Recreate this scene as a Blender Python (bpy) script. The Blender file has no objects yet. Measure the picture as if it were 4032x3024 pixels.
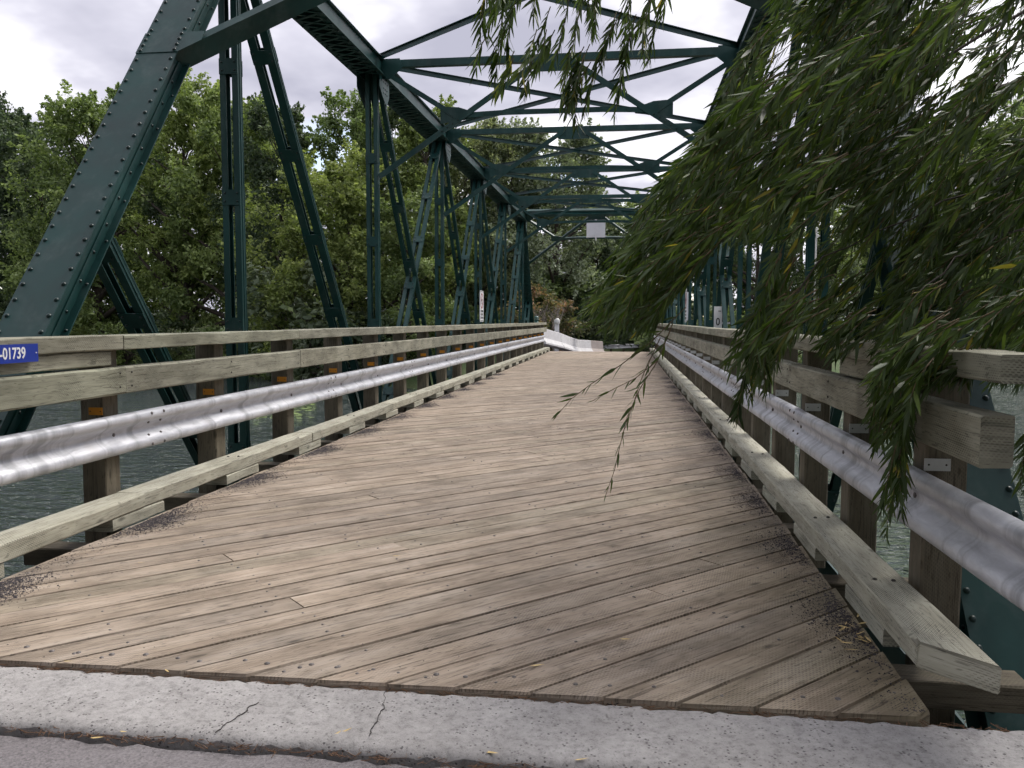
import bpy, bmesh, math, random
import numpy as np
from mathutils import Vector, Matrix
SC = bpy.context.scene
COL = SC.collection
# ------------------------------------------------------------------ camera
EYE = Vector((0.0, 0.0, 1.55))
FPX, IW, IH = 3258.5, 4032.0, 3024.0
YAW, PITCH, ROLL = 0.134376, -0.077282, 0.002864
def cam_axes():
    cy, sy, cp, sp = math.cos(YAW), math.sin(YAW), math.cos(PITCH), math.sin(PITCH)
    f = Vector((-sy * cp, cy * cp, sp)); r = Vector((cy, sy, 0)); u = r.cross(f)
    cr, sr = math.cos(ROLL), math.sin(ROLL)
    return cr * r + sr * u, cr * u - sr * r, f
CR, CU, CF = cam_axes()
cd = bpy.data.cameras.new('camera'); cam = bpy.data.objects.new('camera', cd); COL.objects.link(cam)
cd.sensor_width = 36.0; cd.lens = 36.0 * FPX / IW; cd.clip_start = 0.05; cd.clip_end = 3000
cam.matrix_world = Matrix(((CR.x, CU.x, -CF.x, EYE.x), (CR.y, CU.y, -CF.y, EYE.y), (CR.z, CU.z, -CF.z, EYE.z), (0, 0, 0, 1)))
SC.camera = cam
def ray(x, y):
    return (CR * ((x - IW / 2) / FPX) + CU * ((IH / 2 - y) / FPX) + CF)
def at_depth(x, y, d):
    return EYE + ray(x, y) * d
# ------------------------------------------------------------------ world and sun
SUN_EL, SUN_AZ = math.radians(54), math.radians(38)      # azimuth measured from +Y towards +X
w = bpy.data.worlds.new('World'); SC.world = w; w.use_nodes = True
nt = w.node_tree; nt.nodes.clear()
def N(t, kind, **kw):
    n = t.nodes.new(kind)
    for k, v in kw.items(): setattr(n, k, v)
    return n
def L(t, a, b): t.links.new(a, b)
def mth(t, op, a, b=None, clamp=False):
    n = N(t, 'ShaderNodeMath', operation=op); n.use_clamp = clamp
    for i, v in enumerate((a, b)):
        if v is None: continue
        if isinstance(v, (int, float)): n.inputs[i].default_value = v
        else: L(t, v, n.inputs[i])
    return n.outputs[0]
def ramp(t, fac, stops, interp='LINEAR'):
    n = N(t, 'ShaderNodeValToRGB'); n.color_ramp.interpolation = interp
    e = n.color_ramp.elements
    while len(e) < len(stops): e.new(0.5)
    for el, (p, c) in zip(e, stops):
        el.position = p; el.color = (c, c, c, 1) if isinstance(c, (int, float)) else (*c, 1)
    if fac is not None: L(t, fac, n.inputs[0])
    return n.outputs[0]
def mixc(t, fac, a, b, mode='MIX'):
    n = N(t, 'ShaderNodeMix', data_type='RGBA', blend_type=mode)
    for i, v in ((0, fac), (6, a), (7, b)):
        if isinstance(v, (int, float)): n.inputs[i].default_value = v
        elif isinstance(v, tuple): n.inputs[i].default_value = (*v, 1)
        else: L(t, v, n.inputs[i])
    return n.outputs[2]
sky = N(nt, 'ShaderNodeTexSky', sky_type='NISHITA', sun_disc=False)
sky.sun_elevation = SUN_EL; sky.sun_rotation = SUN_AZ; sky.air_density = 1.0; sky.dust_density = 1.0
tc = N(nt, 'ShaderNodeTexCoord')
sep = N(nt, 'ShaderNodeSeparateXYZ'); L(nt, tc.outputs['Generated'], sep.inputs[0])
zz = mth(nt, 'ADD', mth(nt, 'ABSOLUTE', sep.outputs[2]), 0.22)
cmb = N(nt, 'ShaderNodeCombineXYZ')
L(nt, mth(nt, 'DIVIDE', sep.outputs[0], zz), cmb.inputs[0]); L(nt, mth(nt, 'DIVIDE', sep.outputs[1], zz), cmb.inputs[1])
mp = N(nt, 'ShaderNodeMapping'); L(nt, cmb.outputs[0], mp.inputs[0]); mp.inputs['Location'].default_value = (-3.53, 6.66, 0.0)
n1 = N(nt, 'ShaderNodeTexNoise'); L(nt, mp.outputs[0], n1.inputs[0])
n1.inputs['Scale'].default_value = 0.75; n1.inputs['Detail'].default_value = 5; n1.inputs['Roughness'].default_value = 0.52; n1.inputs['Distortion'].default_value = 0.25
n2 = N(nt, 'ShaderNodeTexNoise'); L(nt, mp.outputs[0], n2.inputs[0])
n2.inputs['Scale'].default_value = 1.7; n2.inputs['Detail'].default_value = 5; n2.inputs['Roughness'].default_value = 0.5
cloudcol = ramp(nt, n2.outputs[0], [(0.34, (8.6, 8.6, 8.8)), (0.45, (6.7, 6.65, 7.05)), (0.54, (4.3, 4.25, 4.9)), (0.66, (3.0, 3.0, 3.65))])
cover = ramp(nt, n1.outputs[0], [(0.36, 0.0), (0.45, 1.0)])
skyc = mixc(nt, cover, mixc(nt, 1.0, sky.outputs[0], (1.25, 1.25, 1.25), 'MULTIPLY'), cloudcol)
bg = N(nt, 'ShaderNodeBackground'); bg.inputs['Strength'].default_value = 0.092
L(nt, skyc, bg.inputs['Color'])
wo = N(nt, 'ShaderNodeOutputWorld'); L(nt, bg.outputs[0], wo.inputs[0])
sd = bpy.data.lights.new('sun', 'SUN'); sd.energy = 2.2; sd.angle = math.radians(26); sd.color = (1.0, 0.96, 0.9)
so = bpy.data.objects.new('sun', sd); COL.objects.link(so)
sdir = Vector((math.sin(SUN_AZ) * math.cos(SUN_EL), math.cos(SUN_AZ) * math.cos(SUN_EL), math.sin(SUN_EL)))
so.rotation_euler = sdir.to_track_quat('Z', 'Y').to_euler(); so.location = sdir * 60
SC.view_settings.view_transform = 'Standard'; SC.view_settings.look = 'None'
SC.view_settings.exposure = 1.0; SC.view_settings.gamma = 1.0; SC.view_settings.use_curve_mapping = False
SC.render.engine = 'CYCLES'
SC.cycles.max_bounces = 4; SC.cycles.diffuse_bounces = 2; SC.cycles.glossy_bounces = 2; SC.cycles.transmission_bounces = 3; SC.cycles.transparent_max_bounces = 8
SC.cycles.use_denoising = True; SC.cycles.use_adaptive_sampling = True; SC.cycles.adaptive_threshold = 0.045
SC.cycles.caustics_reflective = False; SC.cycles.caustics_refractive = False

# ------------------------------------------------------------------ materials
def newmat(name):
    m = bpy.data.materials.new(name); m.use_nodes = True
    t = m.node_tree; b = t.nodes['Principled BSDF']
    return m, t, b
def noise(t, vec, scale, detail=4, rough=0.55, dist=0.0):
    n = N(t, 'ShaderNodeTexNoise'); n.inputs['Scale'].default_value = scale; n.inputs['Detail'].default_value = detail
    n.inputs['Roughness'].default_value = rough; n.inputs['Distortion'].default_value = dist
    if vec is not None: L(t, vec, n.inputs['Vector'])
    return n.outputs[0]
def mapping(t, vec, scale=(1, 1, 1), loc=(0, 0, 0)):
    n = N(t, 'ShaderNodeMapping'); L(t, vec, n.inputs[0]); n.inputs['Scale'].default_value = scale; n.inputs['Location'].default_value = loc
    return n.outputs[0]
def bump(t, b, h, strength=0.3, dist=0.01):
    n = N(t, 'ShaderNodeBump'); n.inputs['Strength'].default_value = strength; n.inputs['Distance'].default_value = dist
    L(t, h, n.inputs['Height']); L(t, n.outputs[0], b.inputs['Normal'])
def uvnode(t):
    return N(t, 'ShaderNodeTexCoord').outputs['UV']
def objrand(t): return N(t, 'ShaderNodeObjectInfo').outputs['Random']
def geopos(t): return N(t, 'ShaderNodeNewGeometry').outputs['Position']

def incised(t, uv, pu, pv, du=0.55, dv=0.34):
    """mask of the short staggered knife slits of pressure-treated timber; uv in metres"""
    s = N(t, 'ShaderNodeSeparateXYZ'); L(t, uv, s.inputs[0])
    v = mth(t, 'DIVIDE', s.outputs[1], pv); row = mth(t, 'FLOOR', v); fv = mth(t, 'FRACT', v)
    u = mth(t, 'ADD', mth(t, 'DIVIDE', s.outputs[0], pu), mth(t, 'MULTIPLY', row, 0.37)); fu = mth(t, 'FRACT', u)
    return mth(t, 'MULTIPLY', mth(t, 'LESS_THAN', fu, du), mth(t, 'LESS_THAN', fv, dv))

def wood(name, c_lo, c_mid, c_hi, slit=0.8, pu=0.021, pv=0.0105, rough=0.85, dirt=0.35, green=None):
    m, t, b = newmat(name); uv = uvnode(t); r = objrand(t)
    off = N(t, 'ShaderNodeVectorMath', operation='ADD'); L(t, uv, off.inputs[0])
    cx = N(t, 'ShaderNodeCombineXYZ'); L(t, mth(t, 'MULTIPLY', r, 37.0), cx.inputs[0]); L(t, mth(t, 'MULTIPLY', r, 11.3), cx.inputs[1]); L(t, mth(t, 'MULTIPLY', r, 5.0), cx.inputs[2])
    L(t, cx.outputs[0], off.inputs[1]); p = off.outputs[0]
    g = noise(t, mapping(t, p, (3.0, 60, 1)), 1.0, 3, 0.6, 0.6)            # fine grain
    g2 = noise(t, mapping(t, p, (1.6, 7, 1)), 1.0, 3, 0.65, 0.5)            # broad bands
    blot = noise(t, p, 2.2, 3, 0.65)
    col = ramp(t, g2, [(0.20, c_lo), (0.5, c_mid), (0.80, c_hi)])
    col = mixc(t, 0.75, col, ramp(t, g, [(0.30, 0.40), (0.44, 0.90), (0.7, 1.08)]), 'MULTIPLY')
    fl = noise(t, mapping(t, p, (16, 85, 1)), 1.0, 1, 0.6)
    col = mixc(t, 0.7, col, ramp(t, fl, [(0.29, 0.40), (0.37, 1.0)]), 'MULTIPLY')
    col = mixc(t, dirt, col, ramp(t, blot, [(0.32, 0.50), (0.50, 0.95), (0.75, 1.15)]), 'MULTIPLY')
    col = mixc(t, 1.0, col, ramp(t, r, [(0.0, (0.88, 0.88, 0.87)), (0.35, (1.0, 0.98, 0.95)), (0.7, (1.05, 1.03, 1.0)), (1.0, (0.93, 0.95, 0.90))]), 'MULTIPLY')
    # knots
    vo = N(t, 'ShaderNodeTexVoronoi'); vo.inputs['Scale'].default_value = 1.0; L(t, mapping(t, p, (2.2, 6.0, 1)), vo.inputs['Vector'])
    kn = ramp(t, vo.outputs['Distance'], [(0.04, 0.30), (0.13, 1.0)])
    col = mixc(t, 0.8, col, kn, 'MULTIPLY')
    h = mth(t, 'ADD', mth(t, 'MULTIPLY', g, 0.5), mth(t, 'MULTIPLY', g2, 0.25))
    if slit > 0:
        msk = incised(t, p, pu, pv)
        wear = ramp(t, noise(t, p, 3.1, 2), [(0.42, 0.0), (0.60, 1.0)])
        msk = mth(t, 'MULTIPLY', msk, wear)
        col = mixc(t, mth(t, 'MULTIPLY', msk, slit), col, (0.045, 0.040, 0.030))
        h = mth(t, 'SUBTRACT', h, mth(t, 'MULTIPLY', msk, 0.8))
    # drying cracks
    ck = noise(t, mapping(t, p, (1.6, 34, 1)), 1.0, 2, 0.7, 1.2)
    cm = ramp(t, ck, [(0.325, 1.0), (0.355, 0.0)])
    col = mixc(t, mth(t, 'MULTIPLY', cm, 0.55), col, (0.05, 0.04, 0.032))
    h = mth(t, 'SUBTRACT', h, mth(t, 'MULTIPLY', cm, 0.6))
    if green is not None:
        ps = N(t, 'ShaderNodeSeparateXYZ'); L(t, geopos(t), ps.inputs[0])
        gm = mth(t, 'MULTIPLY', ramp(t, mth(t, 'ADD', mth(t, 'MULTIPLY', ps.outputs[0], 0.30), mth(t, 'MULTIPLY', noise(t, geopos(t), 0.9, 4), 0.5)), [(0.30, 0.0), (0.62, 1.0)]),
                 ramp(t, mth(t, 'MULTIPLY', ps.outputs[1], 0.1), [(0.45, 1.0), (0.95, 0.0)]))
        col = mixc(t, mth(t, 'MULTIPLY', gm, 0.75), col, mixc(t, 1.0, col, green, 'MULTIPLY'))
    if green is not None:                                               # dark spilled stains
        st = noise(t, geopos(t), 2.6, 3, 0.6); col = mixc(t, mth(t, 'MULTIPLY', ramp(t, st, [(0.66, 0.0), (0.74, 0.6)]), 1.0), col, (0.075, 0.060, 0.052))
    L(t, col, b.inputs['Base Color']); b.inputs['Roughness'].default_value = rough
    b.inputs['Specular IOR Level'].default_value = 0.25
    bump(t, b, h, 0.55, 0.004)
    return m

M = {}
M['deck'] = wood('weathered_deck_wood', (0.195, 0.152, 0.116), (0.335, 0.275, 0.220), (0.450, 0.384, 0.326), slit=0.5, pu=0.026, pv=0.0115, dirt=0.55, green=(0.60, 0.62, 0.49))
M['rail'] = wood('treated_rail_wood', (0.185, 0.180, 0.135), (0.295, 0.288, 0.228), (0.390, 0.385, 0.312), slit=0.8, dirt=0.65)
M['post'] = wood('treated_post_wood', (0.095, 0.080, 0.056), (0.150, 0.130, 0.096), (0.215, 0.194, 0.150), slit=0.5, dirt=0.45)
M['curb'] = wood('treated_curb_wood', (0.270, 0.260, 0.205), (0.400, 0.390, 0.320), (0.500, 0.492, 0.415), slit=0.8, dirt=0.35)

def steel(name, base, rough=0.40):
    m, t, b = newmat(name); p = geopos(t)
    n = noise(t, p, 1.7, 3, 0.6); n2_ = noise(t, p, 22, 2, 0.6)
    str_ = noise(t, mapping(t, p, (6, 6, 0.7)), 1.0, 2, 0.6)
    lo = tuple(c * 0.72 for c in base); hi = tuple(min(1, c * 1.3) for c in base)
    col = ramp(t, n, [(0.3, lo), (0.5, base), (0.72, hi)])
    col = mixc(t, 0.35, col, ramp(t, str_, [(0.3, 0.7), (0.6, 1.08)]), 'MULTIPLY')
    dust = mth(t, 'MULTIPLY', ramp(t, noise(t, mapping(t, p, (3.5, 3.5, 1.2)), 1.0, 3, 0.65), [(0.50, 0.0), (0.68, 0.16)]), ramp(t, n2_, [(0.35, 0.4), (0.65, 1.0)]))
    col = mixc(t, dust, col, (0.17, 0.20, 0.19))
    rs = ramp(t, noise(t, mapping(t, p, (9, 9, 2.5)), 1.0, 3, 0.7), [(0.70, 0.0), (0.76, 0.55)])
    col = mixc(t, rs, col, (0.050, 0.026, 0.015))
    L(t, col, b.inputs['Base Color'])
    L(t, ramp(t, n, [(0.3, rough - 0.08), (0.7, rough + 0.14)]), b.inputs['Roughness'])
    b.inputs['Specular IOR Level'].default_value = 0.32
    bump(t, b, mth(t, 'ADD', n2_, mth(t, 'MULTIPLY', n, 2.0)), 0.12, 0.004)
    return m
M['steel'] = steel('dark_green_painted_steel', (0.0080, 0.042, 0.039))
M['rivet'] = steel('dark_green_rivet_paint', (0.005, 0.022, 0.020), 0.36)

def galv():
    m, t, b = newmat('galvanised_steel'); uv = uvnode(t); p = geopos(t)
    sp = noise(t, mapping(t, uv, (5, 16, 1)), 1.0, 5, 0.65, 0.8); big = noise(t, p, 1.4, 4)
    dk = noise(t, mapping(t, p, (1, 5.5, 0.4)), 1.0, 4, 0.6)
    col = ramp(t, sp, [(0.3, (0.43, 0.435, 0.465)), (0.5, (0.54, 0.545, 0.58)), (0.7, (0.66, 0.665, 0.70))])
    col = mixc(t, 0.75, col, ramp(t, dk, [(0.36, 0.48), (0.47, 1.0)]), 'MULTIPLY')
    col = mixc(t, ramp(t, big, [(0.62, 0.0), (0.72, 0.18)]), col, (0.26, 0.20, 0.16))
    L(t, col, b.inputs['Base Color']); b.inputs['Metallic'].default_value = 0.22
    L(t, ramp(t, sp, [(0.3, 0.32), (0.7, 0.50)]), b.inputs['Roughness'])
    bump(t, b, sp, 0.08, 0.004)
    return m
M['galv'] = galv()

def simple(name, col, rough=0.6, var=0.15, scale=6.0, metallic=0.0, bmp=0.1):
    m, t, b = newmat(name); p = geopos(t); n = noise(t, p, scale, 5)
    c = ramp(t, n, [(0.3, tuple(x * (1 - var) for x in col)), (0.7, tuple(min(1, x * (1 + var)) for x in col))])
    L(t, c, b.inputs['Base Color']); b.inputs['Roughness'].default_value = rough; b.inputs['Metallic'].default_value = metallic
    if bmp: bump(t, b, n, bmp, 0.01)
    return m
M['orange'] = simple('orange_reflector', (0.62, 0.24, 0.012), 0.45)
M['white_tab'] = simple('white_reflector', (0.50, 0.50, 0.48), 0.4)
M['blue'] = simple('blue_sign_face', (0.008, 0.030, 0.27), 0.35, 0.08)
M['white'] = simple('white_sign_paint', (0.72, 0.72, 0.73), 0.4, 0.06)
M['black'] = simple('black_sign_print', (0.015, 0.015, 0.016), 0.5)
M['red'] = simple('red_sign_print', (0.30, 0.012, 0.03), 0.45)
M['hole'] = simple('rusty_bolt', (0.030, 0.024, 0.020), 0.7, 0.4, 60)
M['nail'] = simple('worn_bolt_head', (0.13, 0.115, 0.11), 0.5, 0.4, 40, 0.4)
M['sign_back'] = simple('bare_aluminium', (0.62, 0.62, 0.66), 0.5, 0.08, 3)
M['bark'] = simple('grey_brown_bark', (0.055, 0.043, 0.034), 0.9, 0.45, 5, 0, 0.8)
M['twig'] = simple('willow_twig_bark', (0.115, 0.078, 0.036), 0.7, 0.35, 25)
M['dead'] = simple('dead_twig_bark', (0.27, 0.23, 0.21), 0.85, 0.2, 12)
M['pole'] = simple('weathered_pole_wood', (0.46, 0.45, 0.42), 0.8, 0.2, 3)
M['leafy_yellow'] = simple('dry_yellow_leaf', (0.55, 0.40, 0.17), 0.7, 0.35, 30)
M['leafy_brown'] = simple('dry_brown_needles', (0.16, 0.085, 0.045), 0.85, 0.5, 50)
M['wire'] = simple('cable_grey', (0.30, 0.30, 0.30), 0.6)
M['bolgreen'] = simple('green_bollard_paint', (0.012, 0.060, 0.050), 0.4)

def concrete(name, lo, hi, aggregate=True, crack=False):
    m, t, b = newmat(name); p = geopos(t)
    n = noise(t, p, 1.6, 6, 0.65); f = noise(t, p, 30, 5, 0.7); ff = noise(t, p, 95, 3, 0.7)
    col = ramp(t, n, [(0.28, lo), (0.72, hi)])
    col = mixc(t, 0.9, col, ramp(t, f, [(0.30, 0.60), (0.48, 0.98), (0.72, 1.22)]), 'MULTIPLY')
    col = mixc(t, 0.8, col, ramp(t, ff, [(0.30, 0.45), (0.42, 1.0)]), 'MULTIPLY')
    h = mth(t, 'ADD', mth(t, 'MULTIPLY', f, 0.8), mth(t, 'MULTIPLY', ff, 0.5))
    if aggregate:
        v = N(t, 'ShaderNodeTexVoronoi'); v.inputs['Scale'].default_value = 46; L(t, p, v.inputs['Vector'])
        pit = ramp(t, v.outputs['Distance'], [(0.16, 1.0), (0.26, 0.0)])
        pit = mth(t, 'MULTIPLY', pit, ramp(t, noise(t, p, 5.5, 4), [(0.44, 0.0), (0.52, 1.0)]))
        col = mixc(t, mth(t, 'MULTIPLY', pit, 0.8), col, (0.085, 0.075, 0.078))
        h = mth(t, 'SUBTRACT', h, mth(t, 'MULTIPLY', pit, 0.8))
    L(t, col, b.inputs['Base Color']); b.inputs['Roughness'].default_value = 0.9; b.inputs['Specular IOR Level'].default_value = 0.2
    bump(t, b, h, 0.6, 0.006)
    return m
M['concrete'] = concrete('worn_concrete', (0.240, 0.228, 0.222), (0.380, 0.365, 0.358))
M['barrier'] = concrete('pale_precast_concrete', (0.50, 0.485, 0.485), (0.62, 0.61, 0.61), False)
M['barrier_tan'] = concrete('tan_precast_concrete', (0.36, 0.31, 0.28), (0.45, 0.40, 0.37), False)

def asphalt():
    m, t, b = newmat('old_asphalt'); p = geopos(t)
    n = noise(t, p, 1.1, 5); f = noise(t, p, 70, 4, 0.7); v = N(t, 'ShaderNodeTexVoronoi'); v.inputs['Scale'].default_value = 120; L(t, p, v.inputs['Vector'])
    col = ramp(t, n, [(0.3, (0.135, 0.122, 0.127)), (0.7, (0.195, 0.180, 0.187))])
    col = mixc(t, 0.8, col, ramp(t, f, [(0.3, 0.5), (0.5, 1.0), (0.72, 1.25)]), 'MULTIPLY')
    col = mixc(t, 0.6, col, ramp(t, v.outputs['Color'], [(0.1, 0.55), (0.5, 1.0), (0.9, 1.3)]), 'MULTIPLY')
    L(t, col, b.inputs['Base Color']); b.inputs['Roughness'].default_value = 0.92
    bump(t, b, mth(t, 'ADD', f, mth(t, 'MULTIPLY', v.outputs['Distance'], 0.8)), 0.7, 0.006)
    return m
M['asphalt'] = asphalt()

def water():
    m, t, b = newmat('river_water'); p = geopos(t)
    a = noise(t, mapping(t, p, (0.8, 1.9, 1)), 1.0, 2, 0.5, 0.6); c = noise(t, mapping(t, p, (2.6, 5.0, 1)), 1.0, 3, 0.6, 0.5); e = noise(t, mapping(t, p, (0.16, 0.3, 1)), 1.0, 2)
    calm = ramp(t, e, [(0.35, 0.75), (0.6, 1.15)])
    h = mth(t, 'MULTIPLY', mth(t, 'ADD', a, mth(t, 'MULTIPLY', c, 0.55)), calm)
    L(t, ramp(t, e, [(0.3, (0.030, 0.046, 0.040)), (0.7, (0.050, 0.070, 0.062))]), b.inputs['Base Color'])
    b.inputs['Roughness'].default_value = 0.04; b.inputs['IOR'].default_value = 1.33; b.inputs['Specular IOR Level'].default_value = 0.8
    bump(t, b, h, 1.0, 0.95)
    return m
M['water'] = water()

def ground():
    m, t, b = newmat('grass_and_earth'); p = geopos(t)
    n = noise(t, p, 0.35, 5); f = noise(t, p, 9, 5, 0.7)
    col = ramp(t, n, [(0.32, (0.060, 0.075, 0.028)), (0.55, (0.050, 0.085, 0.024)), (0.75, (0.095, 0.100, 0.045))])
    col = mixc(t, 0.8, col, ramp(t, f, [(0.3, 0.45), (0.7, 1.3)]), 'MULTIPLY')
    L(t, col, b.inputs['Base Color']); b.inputs['Roughness'].default_value = 0.95
    bump(t, b, f, 0.8, 0.05)
    return m
M['ground'] = ground()

def foliage(name, dark, mid, light, transl=0.35, rough=0.5, under=None, dry=None):
    m, t, b = newmat(name)
    at = N(t, 'ShaderNodeAttribute', attribute_name='tint', attribute_type='GEOMETRY')
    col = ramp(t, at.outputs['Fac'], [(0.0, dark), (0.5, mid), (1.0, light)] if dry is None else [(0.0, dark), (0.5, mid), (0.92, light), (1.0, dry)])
    r = objrand(t)
    col = mixc(t, 1.0, col, ramp(t, r, [(0.0, (0.80, 0.84, 0.84)), (0.5, (1, 1, 1)), (1.0, (1.18, 1.12, 0.95))]), 'MULTIPLY')
    if under is not None:
        col = mixc(t, mth(t, 'MULTIPLY', N(t, 'ShaderNodeNewGeometry').outputs['Backfacing'], 0.7), col, under)
    L(t, col, b.inputs['Base Color']); b.inputs['Roughness'].default_value = rough; b.inputs['Specular IOR Level'].default_value = 0.22
    tr = N(t, 'ShaderNodeBsdfTranslucent'); L(t, mixc(t, 1.0, col, (1.25, 1.35, 0.7), 'MULTIPLY'), tr.inputs['Color'])
    ms = N(t, 'ShaderNodeMixShader'); ms.inputs[0].default_value = transl
    L(t, b.outputs[0], ms.inputs[1]); L(t, tr.outputs[0], ms.inputs[2])
    L(t, ms.outputs[0], t.nodes['Material Output'].inputs[0])
    return m
M['f_dark'] = foliage('dark_broadleaf_foliage', (0.034, 0.055, 0.030), (0.079, 0.113, 0.063), (0.166, 0.208, 0.122))
M['f_mid'] = foliage('mid_green_foliage', (0.077, 0.114, 0.043), (0.188, 0.247, 0.094), (0.366, 0.439, 0.195))
M['f_olive'] = foliage('yellow_green_foliage', (0.072, 0.104, 0.038), (0.165, 0.215, 0.085), (0.320, 0.375, 0.175), 0.4)
M['f_silver'] = foliage('silvery_green_foliage', (0.076, 0.100, 0.058), (0.173, 0.210, 0.131), (0.400, 0.442, 0.344))
M['f_rust'] = foliage('rusty_shrub_foliage', (0.050, 0.060, 0.030), (0.120, 0.125, 0.065), (0.310, 0.180, 0.140))
M['f_willow'] = foliage('willow_leaf', (0.016, 0.030, 0.006), (0.050, 0.082, 0.018), (0.135, 0.185, 0.050), 0.38, 0.5, (0.075, 0.105, 0.055), (0.30, 0.25, 0.05))
M['lily'] = simple('lily_pad_green', (0.16, 0.22, 0.06), 0.5, 0.3, 4)
M['gravel'] = simple('dark_grit', (0.055, 0.048, 0.054), 0.9, 0.5, 45)
# ------------------------------------------------------------------ mesh helpers
RNG = random.Random(7)
class MB:
    def __init__(s): s.v, s.f, s.uv, s.smooth = [], [], [], []
    def face(s, idx, uvs, sm=False): s.f.append(tuple(idx)); s.uv.append(uvs); s.smooth.append(sm)
    def prism(s, poly0, poly1, sm=False, caps=True):
        """two matching rings joined by side faces; UV in metres, u along the sweep"""
        n = len(poly0); b = len(s.v); s.v += [tuple(p) for p in poly0] + [tuple(p) for p in poly1]
        per = [0.0]
        for i in range(n): per.append(per[-1] + (Vector(poly0[(i + 1) % n]) - Vector(poly0[i])).length)
        ln = (Vector(poly1[0]) - Vector(poly0[0])).length
        for i in range(n):
            j = (i + 1) % n
            s.face((b + i, b + j, b + n + j, b + n + i), ((0, per[i]), (0, per[i + 1]), (ln, per[i + 1]), (ln, per[i])), sm)
        if caps:
            def cap(ring, flip):
                o = Vector(ring[0]); a = (Vector(ring[1]) - o).normalized()
                nn = (Vector(ring[1]) - o).cross(Vector(ring[2]) - o); nn = nn.normalized() if nn.length > 1e-9 else Vector((0, 0, 1))
                c = nn.cross(a); return [((Vector(p) - o).dot(a), (Vector(p) - o).dot(c)) for p in ring]
            u0 = cap(poly0, 0); u1 = cap(poly1, 0)
            s.face([b + i for i in reversed(range(n))], list(reversed(u0)))
            s.face([b + n + i for i in range(n)], u1)
    def bar(s, p0, p1, w, h, wdir, ch=0.0, off=(0, 0)):
        p0 = Vector(p0); p1 = Vector(p1); d = (p1 - p0).normalized(); a = Vector(wdir); a = (a - d * a.dot(d)).normalized(); c = d.cross(a)
        if ch > 0: q = [(-w / 2 + ch, -h / 2), (w / 2 - ch, -h / 2), (w / 2, -h / 2 + ch), (w / 2, h / 2 - ch), (w / 2 - ch, h / 2), (-w / 2 + ch, h / 2), (-w / 2, h / 2 - ch), (-w / 2, -h / 2 + ch)]
        else: q = [(-w / 2, -h / 2), (w / 2, -h / 2), (w / 2, h / 2), (-w / 2, h / 2)]
        q = [(x + off[0], y + off[1]) for x, y in q]
        s.prism([p0 + a * x + c * y for x, y in q], [p1 + a * x + c * y for x, y in q])
    def box(s, x0, x1, y0, y1, z0, z1, ch=0.0):
        s.bar(((x0 + x1) / 2, y0, (z0 + z1) / 2), ((x0 + x1) / 2, y1, (z0 + z1) / 2), abs(x1 - x0), abs(z1 - z0), (1, 0, 0), ch)
    def rivet(s, p, n, r=0.016, sides=6):
        n = Vector(n).normalized(); p = Vector(p); a = n.orthogonal().normalized(); c = n.cross(a); b = len(s.v)
        for rr, hh in ((r, -0.002), (r * 0.8, r * 0.55)):
            for k in range(sides):
                t = 2 * math.pi * k / sides; s.v.append(tuple(p + n * hh + (a * math.cos(t) + c * math.sin(t)) * rr))
        s.v.append(tuple(p + n * r * 0.82)); z = ((0, 0),) * 4
        for k in range(sides):
            j = (k + 1) % sides
            s.face((b + k, b + j, b + sides + j, b + sides + k), z, True); s.face((b + sides + k, b + sides + j, b + 2 * sides), z[:3], True)
    def tube(s, pts, rads, sides=6, sm=True):
        b = len(s.v); n = len(pts); pts = [Vector(p) for p in pts]; ref = None; ln = 0
        for i, p in enumerate(pts):
            d = (pts[min(i + 1, n - 1)] - pts[max(i - 1, 0)]).normalized()
            if ref is None: ref = d.orthogonal().normalized()
            ref = (ref - d * ref.dot(d)); ref = ref.normalized() if ref.length > 1e-6 else d.orthogonal().normalized(); c = d.cross(ref)
            for k in range(sides):
                t = 2 * math.pi * k / sides; s.v.append(tuple(p + (ref * math.cos(t) + c * math.sin(t)) * rads[i]))
        for i in range(n - 1):
            for k in range(sides):
                j = (k + 1) % sides; s.face((b + i * sides + k, b + i * sides + j, b + (i + 1) * sides + j, b + (i + 1) * sides + k), ((i * .1, k * .02), (i * .1, k * .02 + .02), (i * .1 + .1, k * .02 + .02), (i * .1 + .1, k * .02)), sm)
        s.face([b + (n - 1) * sides + k for k in range(sides)], [(0, 0)] * sides)
    def mesh(s, name, mat):
        me = bpy.data.meshes.new(name); me.from_pydata(s.v, [], s.f); ul = me.uv_layers.new(name='UV')
        ul.data.foreach_set('uv', np.array([c for u in s.uv for c in u], dtype=np.float32).ravel())
        me.polygons.foreach_set('use_smooth', np.array(s.smooth, dtype=bool))
        for mm in (mat if isinstance(mat, (list, tuple)) else [mat]): me.materials.append(mm)
        me.update(); return me
    def build(s, name, mat, parent=None): return link(name, s.mesh(name, mat), parent)
def link(name, data, parent=None):
    o = bpy.data.objects.new(name, data); COL.objects.link(o)
    if parent is not None: o.parent = parent
    return o
def tag(o, label=None, cat=None, group=None, kind=None):
    for k, v in (('label', label), ('category', cat), ('group', group), ('kind', kind)):
        if v: o[k] = v
    return o
def empty(name, loc=(0, 0, 0)):
    o = bpy.data.objects.new(name, None); o.location = loc; COL.objects.link(o); o.empty_display_size = 0.2; return o
def under(o, parent):
    """parent a world-space mesh below an empty that has its own location"""
    o.parent = parent; o.matrix_parent_inverse = Matrix.Translation(-Vector(parent.location)); return o
def copy_tree(o, parent=None):
    c = o.copy(); COL.objects.link(c); c.parent = parent
    for ch in o.children: copy_tree(ch, c)
    return c

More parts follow.
